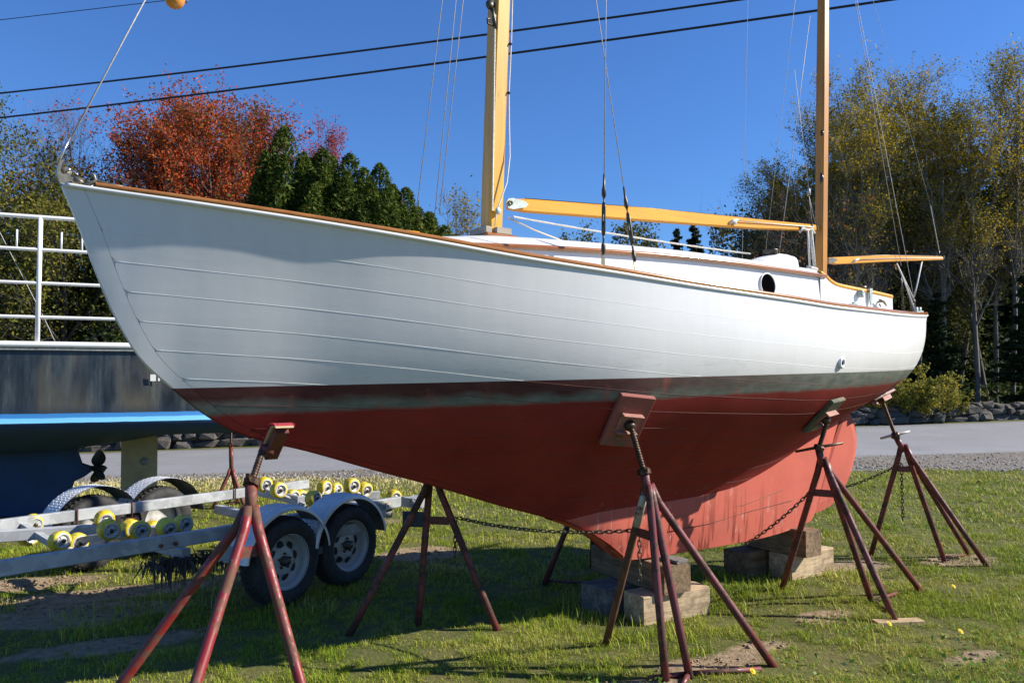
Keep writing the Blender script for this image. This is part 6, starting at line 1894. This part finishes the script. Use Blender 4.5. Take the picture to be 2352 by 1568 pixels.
woods('understorey', 'low undergrowth at the edge of the wood on the right', 8.5, 30, 30.5, 36, 1.5, 9000, .22, M['leaf_green'])

# shrubs over the wall
def shrub(seed, H, r, n):
    rg = np.random.default_rng(seed)
    ns = 34
    a = rg.uniform(0, 6.28, ns)
    P0 = np.stack([np.cos(a), np.sin(a), a * 0], 1) * .12 * rg.random((ns, 1))
    P1, R1 = grow(rg, P0, np.stack([np.cos(a) * r / H, np.sin(a) * r / H, np.ones(ns)], 1), H * rg.uniform(.55, 1.05, ns), np.full(ns, .012), 6, .12, -.02)
    p, d, rad, f, par = kids(rg, P1, R1, 8, .2, 1, .4, 1.1)
    P2, R2 = grow(rg, p, d, rg.uniform(.15, .4, len(f)), np.full(len(f), .005), 4, .2, .02)
    wood = raw_mesh('trunk', *(lambda vf: (vf[0], [vf[1]]))(merge([batch_tubes(P1, R1, 4), batch_tubes(P2, R2, 3)])), M['bark'], True)
    per = n // len(P2)
    x_ = rg.uniform(.1, 1, (len(P2), per)) * 3; i = np.minimum(x_.astype(int), 2); t = (x_ - i)[..., None]; r_ = np.arange(len(P2))[:, None]
    C = (P2[r_, i] * (1 - t) + P2[r_, i + 1] * t).reshape(-1, 3) + rg.normal(0, .05, (len(P2) * per, 3))
    return wood, raw_mesh('crown', *(lambda vf: (vf[0], [vf[1]]))(leaf_quads(rg, C, .085, .5)), M['shrub'])
s1 = shrub(5, 2.0, 1.0, 6500)
for lab, x, y, sc, rz in (('tall yellow-green shrub growing over the stone wall right of the stern stand', 12.85, 25.6, 1.0, 0), ('lower yellow-green shrub right of the tall one on the stone wall', 14.05, 25.9, .72, 1.7), ('yellow-green shrub half hidden behind the stern overhang', 11.6, 25.7, .80, 3.0), ('small shrub behind the stone wall under the dark yacht stern', -7.7, 23.2, .55, .6)):
    put_tree('shrub', lab, 'shrubs along the stone wall', s1, x, y, rz, sc, None, 'shrub')

# ------------------------------------------------------------------ grass, weeds, fallen leaves
def grass():
    rg = np.random.default_rng(77)
    allV = []; allQ = []; allT = []; b = 0
    def batch(n, y0, y1, h0, h1, w):
        nonlocal b
        # area-uniform in the view wedge plus a margin
        y = np.sqrt(rg.uniform(y0 * y0, y1 * y1, n))
        x = rg.uniform(-1, 1, n) * (.72 * y + .8)
        sm = soil_full(x, y)
        cl = fbm(x * 4.5 + 40, y * 4.5 + 11, 3) + .55 * (vnoise(x * 14, y * 14) - .5); cl = np.clip(.5 + (cl - .5) * 1.5, 0, 1.2)
        verge = road_near(x) - sh_w(x) + .25 * (vnoise(x * 2, y * 2) - .5)
        keep = (rg.random(n) < np.clip(1.15 - sm * 1.7, .03, 1) * np.clip(.10 + 1.6 * cl, 0, 1)) & (y < verge)
        x, y, cl = x[keep], y[keep], cl[keep]
        n = len(x)
        z = height(x, y) + (np.clip((road_near(x) - 3.0 - y) / 1.5, 0, 1)) * ((fbm(x * .9, y * .9, 3) - .5) * .03) - .008
        H = rg.uniform(h0, h1, n) * (.35 + 1.35 * cl)
        a = rg.uniform(0, 6.28, n); lean = rg.uniform(.15, 1.5, n) * H
        dx, dy = np.cos(a), np.sin(a); px, py = -dy, dx
        ww = w * rg.uniform(.6, 1.3, n)
        B = np.stack([x, y, z], 1)
        P = np.stack([px, py, px * 0], 1) * ww[:, None]
        Mid = B + np.stack([dx * lean * .35, dy * lean * .35, H * .62], 1)
        Tip = B + np.stack([dx * lean, dy * lean, H * (1.02 - .22 * (lean / H) ** 2)], 1)
        V = np.stack([B - P, B + P, Mid + P * .7, Mid - P * .7, Tip], 1).reshape(-1, 3)
        i = (np.arange(n) * 5 + b)
        allV.append(V); allQ.append(np.stack([i, i + 1, i + 2, i + 3], 1)); allT.append(np.stack([i + 3, i + 2, i + 4], 1))
        b += len(V)
    batch(210000, 3.6, 6.6, .014, .044, .0019)
    batch(140000, 6.6, 9.5, .016, .052, .0028)
    batch(140000, 9.5, 17.5, .022, .066, .0054)
    V = np.concatenate(allV)
    me = raw_mesh('grass', V, [np.concatenate(allQ), np.concatenate(allT)], M['grass'])
    o = link(bpy.data.objects.new('grass', me))
    tag(o, 'short green and straw coloured grass of the yard', 'grass', kind='stuff')
grass()
def tufts():
    """taller tussocks by the timbers, the stands and the trailer"""
    rg = np.random.default_rng(5)
    spots = [(1.55, 6.15, .25, 260), (2.1, 6.5, .35, 320), (.55, 5.75, .5, 400), (3.0, 7.1, .25, 200), (-2.5, 6.3, .4, 260), (-3.0, 5.9, .35, 220), (-1.6, 6.0, .3, 200), (2.4, 5.6, .4, 200), (-2.9, 5.55, .2, 160), (1.0, 5.3, .3, 200), (3.6, 6.3, .5, 260), (-4.0, 6.1, .25, 200), (4.6, 7.6, .4, 200), (.9, 7.2, .4, 260), (-.4, 8.5, .5, 260), (2.0, 6.9, .4, 300)]
    V = []; T = []; k = 0
    for cx, cy, r, n in spots:
        for _ in range(n):
            a = rg.uniform(0, 6.28); d = r * math.sqrt(rg.random()); x, y = cx + d * math.cos(a), cy + d * math.sin(a)
            h = rg.uniform(.04, .11); a2 = rg.uniform(0, 6.28); l = h * rg.uniform(.15, .8); w = .003
            p = np.array([-math.sin(a2), math.cos(a2), 0]) * w; b = np.array([x, y, -.01]); e = np.array([math.cos(a2), math.sin(a2), 0])
            V += [b - p, b + p, b + e * l * .35 + p * .7 + [0, 0, h * .65], b + e * l * .35 - p * .7 + [0, 0, h * .65], b + e * l + [0, 0, h]]
            T.append((k, k + 1, k + 2, k + 3)); k += 5
    V = np.array(V); Q = np.array(T); T3 = np.stack([Q[:, 3], Q[:, 2], Q[:, 2] + 2], 1)
    o = link(bpy.data.objects.new('grass_tufts', raw_mesh('grass_tufts', V, [Q, T3], M['grass'])))
    tag(o, 'longer grass tufts round the timbers and stands', 'grass', kind='stuff')
tufts()
def weeds():
    rg = np.random.default_rng(9)
    C = []
    for cx, cy, r, n in ((1.75, 4.75, .35, 60), (2.3, 5.7, .25, 40), (3.2, 5.0, .6, 200), (3.9, 5.4, .5, 120), (.6, 4.55, .3, 60), (2.6, 4.7, .4, 90), (-3.9, 5.9, .3, 60)):
        a = rg.uniform(0, 6.28, n); d = r * np.sqrt(rg.random(n))
        C.append(np.stack([cx + d * np.cos(a), cy + d * np.sin(a), rg.uniform(.01, .05, n)], 1))
    C = np.concatenate(C)
    V, F = leaf_quads(rg, C, .036, 1.2, .5)
    o = link(bpy.data.objects.new('weeds', raw_mesh('weeds', V, [F], M['weed'])))
    tag(o, 'flat broad-leaved weeds among the grass in the foreground', 'weeds', kind='stuff')
    # leaf litter under the trees across the road and along the verge
    n = 5000
    x = rg.uniform(-16, 28, n); y = road_far(x) + 1.4 + rg.uniform(0, 6, n)
    V, F = leaf_quads(rg, np.stack([x, y, height(x, y) + .02], 1), .11, 2.5, .7)
    n2 = 260
    x = rg.uniform(-8, 12, n2); y = road_near(x) - rg.uniform(.2, 4.5, n2)
    V2, F2 = leaf_quads(rg, np.stack([x, y, height(x, y) + .05], 1), .055, 2.0, .7)
    o = link(bpy.data.objects.new('fallen_leaves', raw_mesh('fallen_leaves', np.concatenate([V, V2]), [np.concatenate([F, F2 + len(V)])], M['leaf_litter'])))
    tag(o, 'fallen brown leaves below the trees and on the verge', 'leaves', kind='stuff')
weeds()
def clods(n=26000):
    rg = np.random.default_rng(31)
    x = rg.uniform(-5, 5.2, n); y = rg.uniform(4.2, 9.0, n)
    k = rg.random(n) < np.clip(soil_full(x, y) - .28, 0, 1) * 1.3
    x, y = x[k], y[k]; n = len(x)
    r = rg.uniform(.004, .013, n) * np.where(rg.random(n) < .12, 2.2, 1.0)
    base = np.array([(1, 0, 0), (0, 1, 0), (-1, 0, 0), (0, -1, 0), (0, 0, 0.8), (0, 0, -0.5)])
    f = np.array([(0, 1, 4), (1, 2, 4), (2, 3, 4), (3, 0, 4), (1, 0, 5), (2, 1, 5), (3, 2, 5), (0, 3, 5)])
    P = base[None] * rg.uniform(.55, 1.4, (n, 6, 3)) * r[:, None, None] + np.stack([x, y, height(x, y) + .006 + (fbm(x * .9, y * .9, 3) - .5) * .03], 1)[:, None]
    F = (f[None] + (np.arange(n) * 6)[:, None, None]).reshape(-1, 3)
    o = link(bpy.data.objects.new('soil_clods', raw_mesh('soil_clods', P.reshape(-1, 3), [F], M['clod'])))
    tag(o, 'loose crumbs of soil on the bare patches of the yard', 'soil', kind='stuff')
clods()
def flowers():
    me = None
    m = MB()
    for k in range(12):
        a = 2 * math.pi * k / 12
        m.add([(0, 0, .0), (.012 * math.cos(a - .22), .012 * math.sin(a - .22), .004), (.014 * math.cos(a), .014 * math.sin(a), .006), (.012 * math.cos(a + .22), .012 * math.sin(a + .22), .004)], [(0, 1, 2, 3)], False)
    m.lathe((0, 0, 0), (0, 0, 1), [(.010, .002), (.006, .007), (.001, .008)], 8)
    me = m.mesh('dandelion', M['dandelion'])
    labs = ['small yellow flower in the grass beside the base bar of the nearest stand', 'small yellow flower in the grass left of the right bottom corner', 'small yellow flower near the loose board in the grass', 'small yellow flower at the right edge of the lawn', 'small yellow flower in the grass between the two right-hand stands']
    for (x, y), lab in zip(((1.40, 4.72), (3.02, 5.45), (2.62, 5.62), (4.63, 6.75), (3.62, 6.62)), labs):
        o = link(bpy.data.objects.new('dandelion', me)); o.location = (x, y, .05); o.rotation_euler = (.7, .25, .3); o.scale = (1.5,) * 3
        tag(o, lab, 'flower', 'yellow flowers in the grass')
flowers()
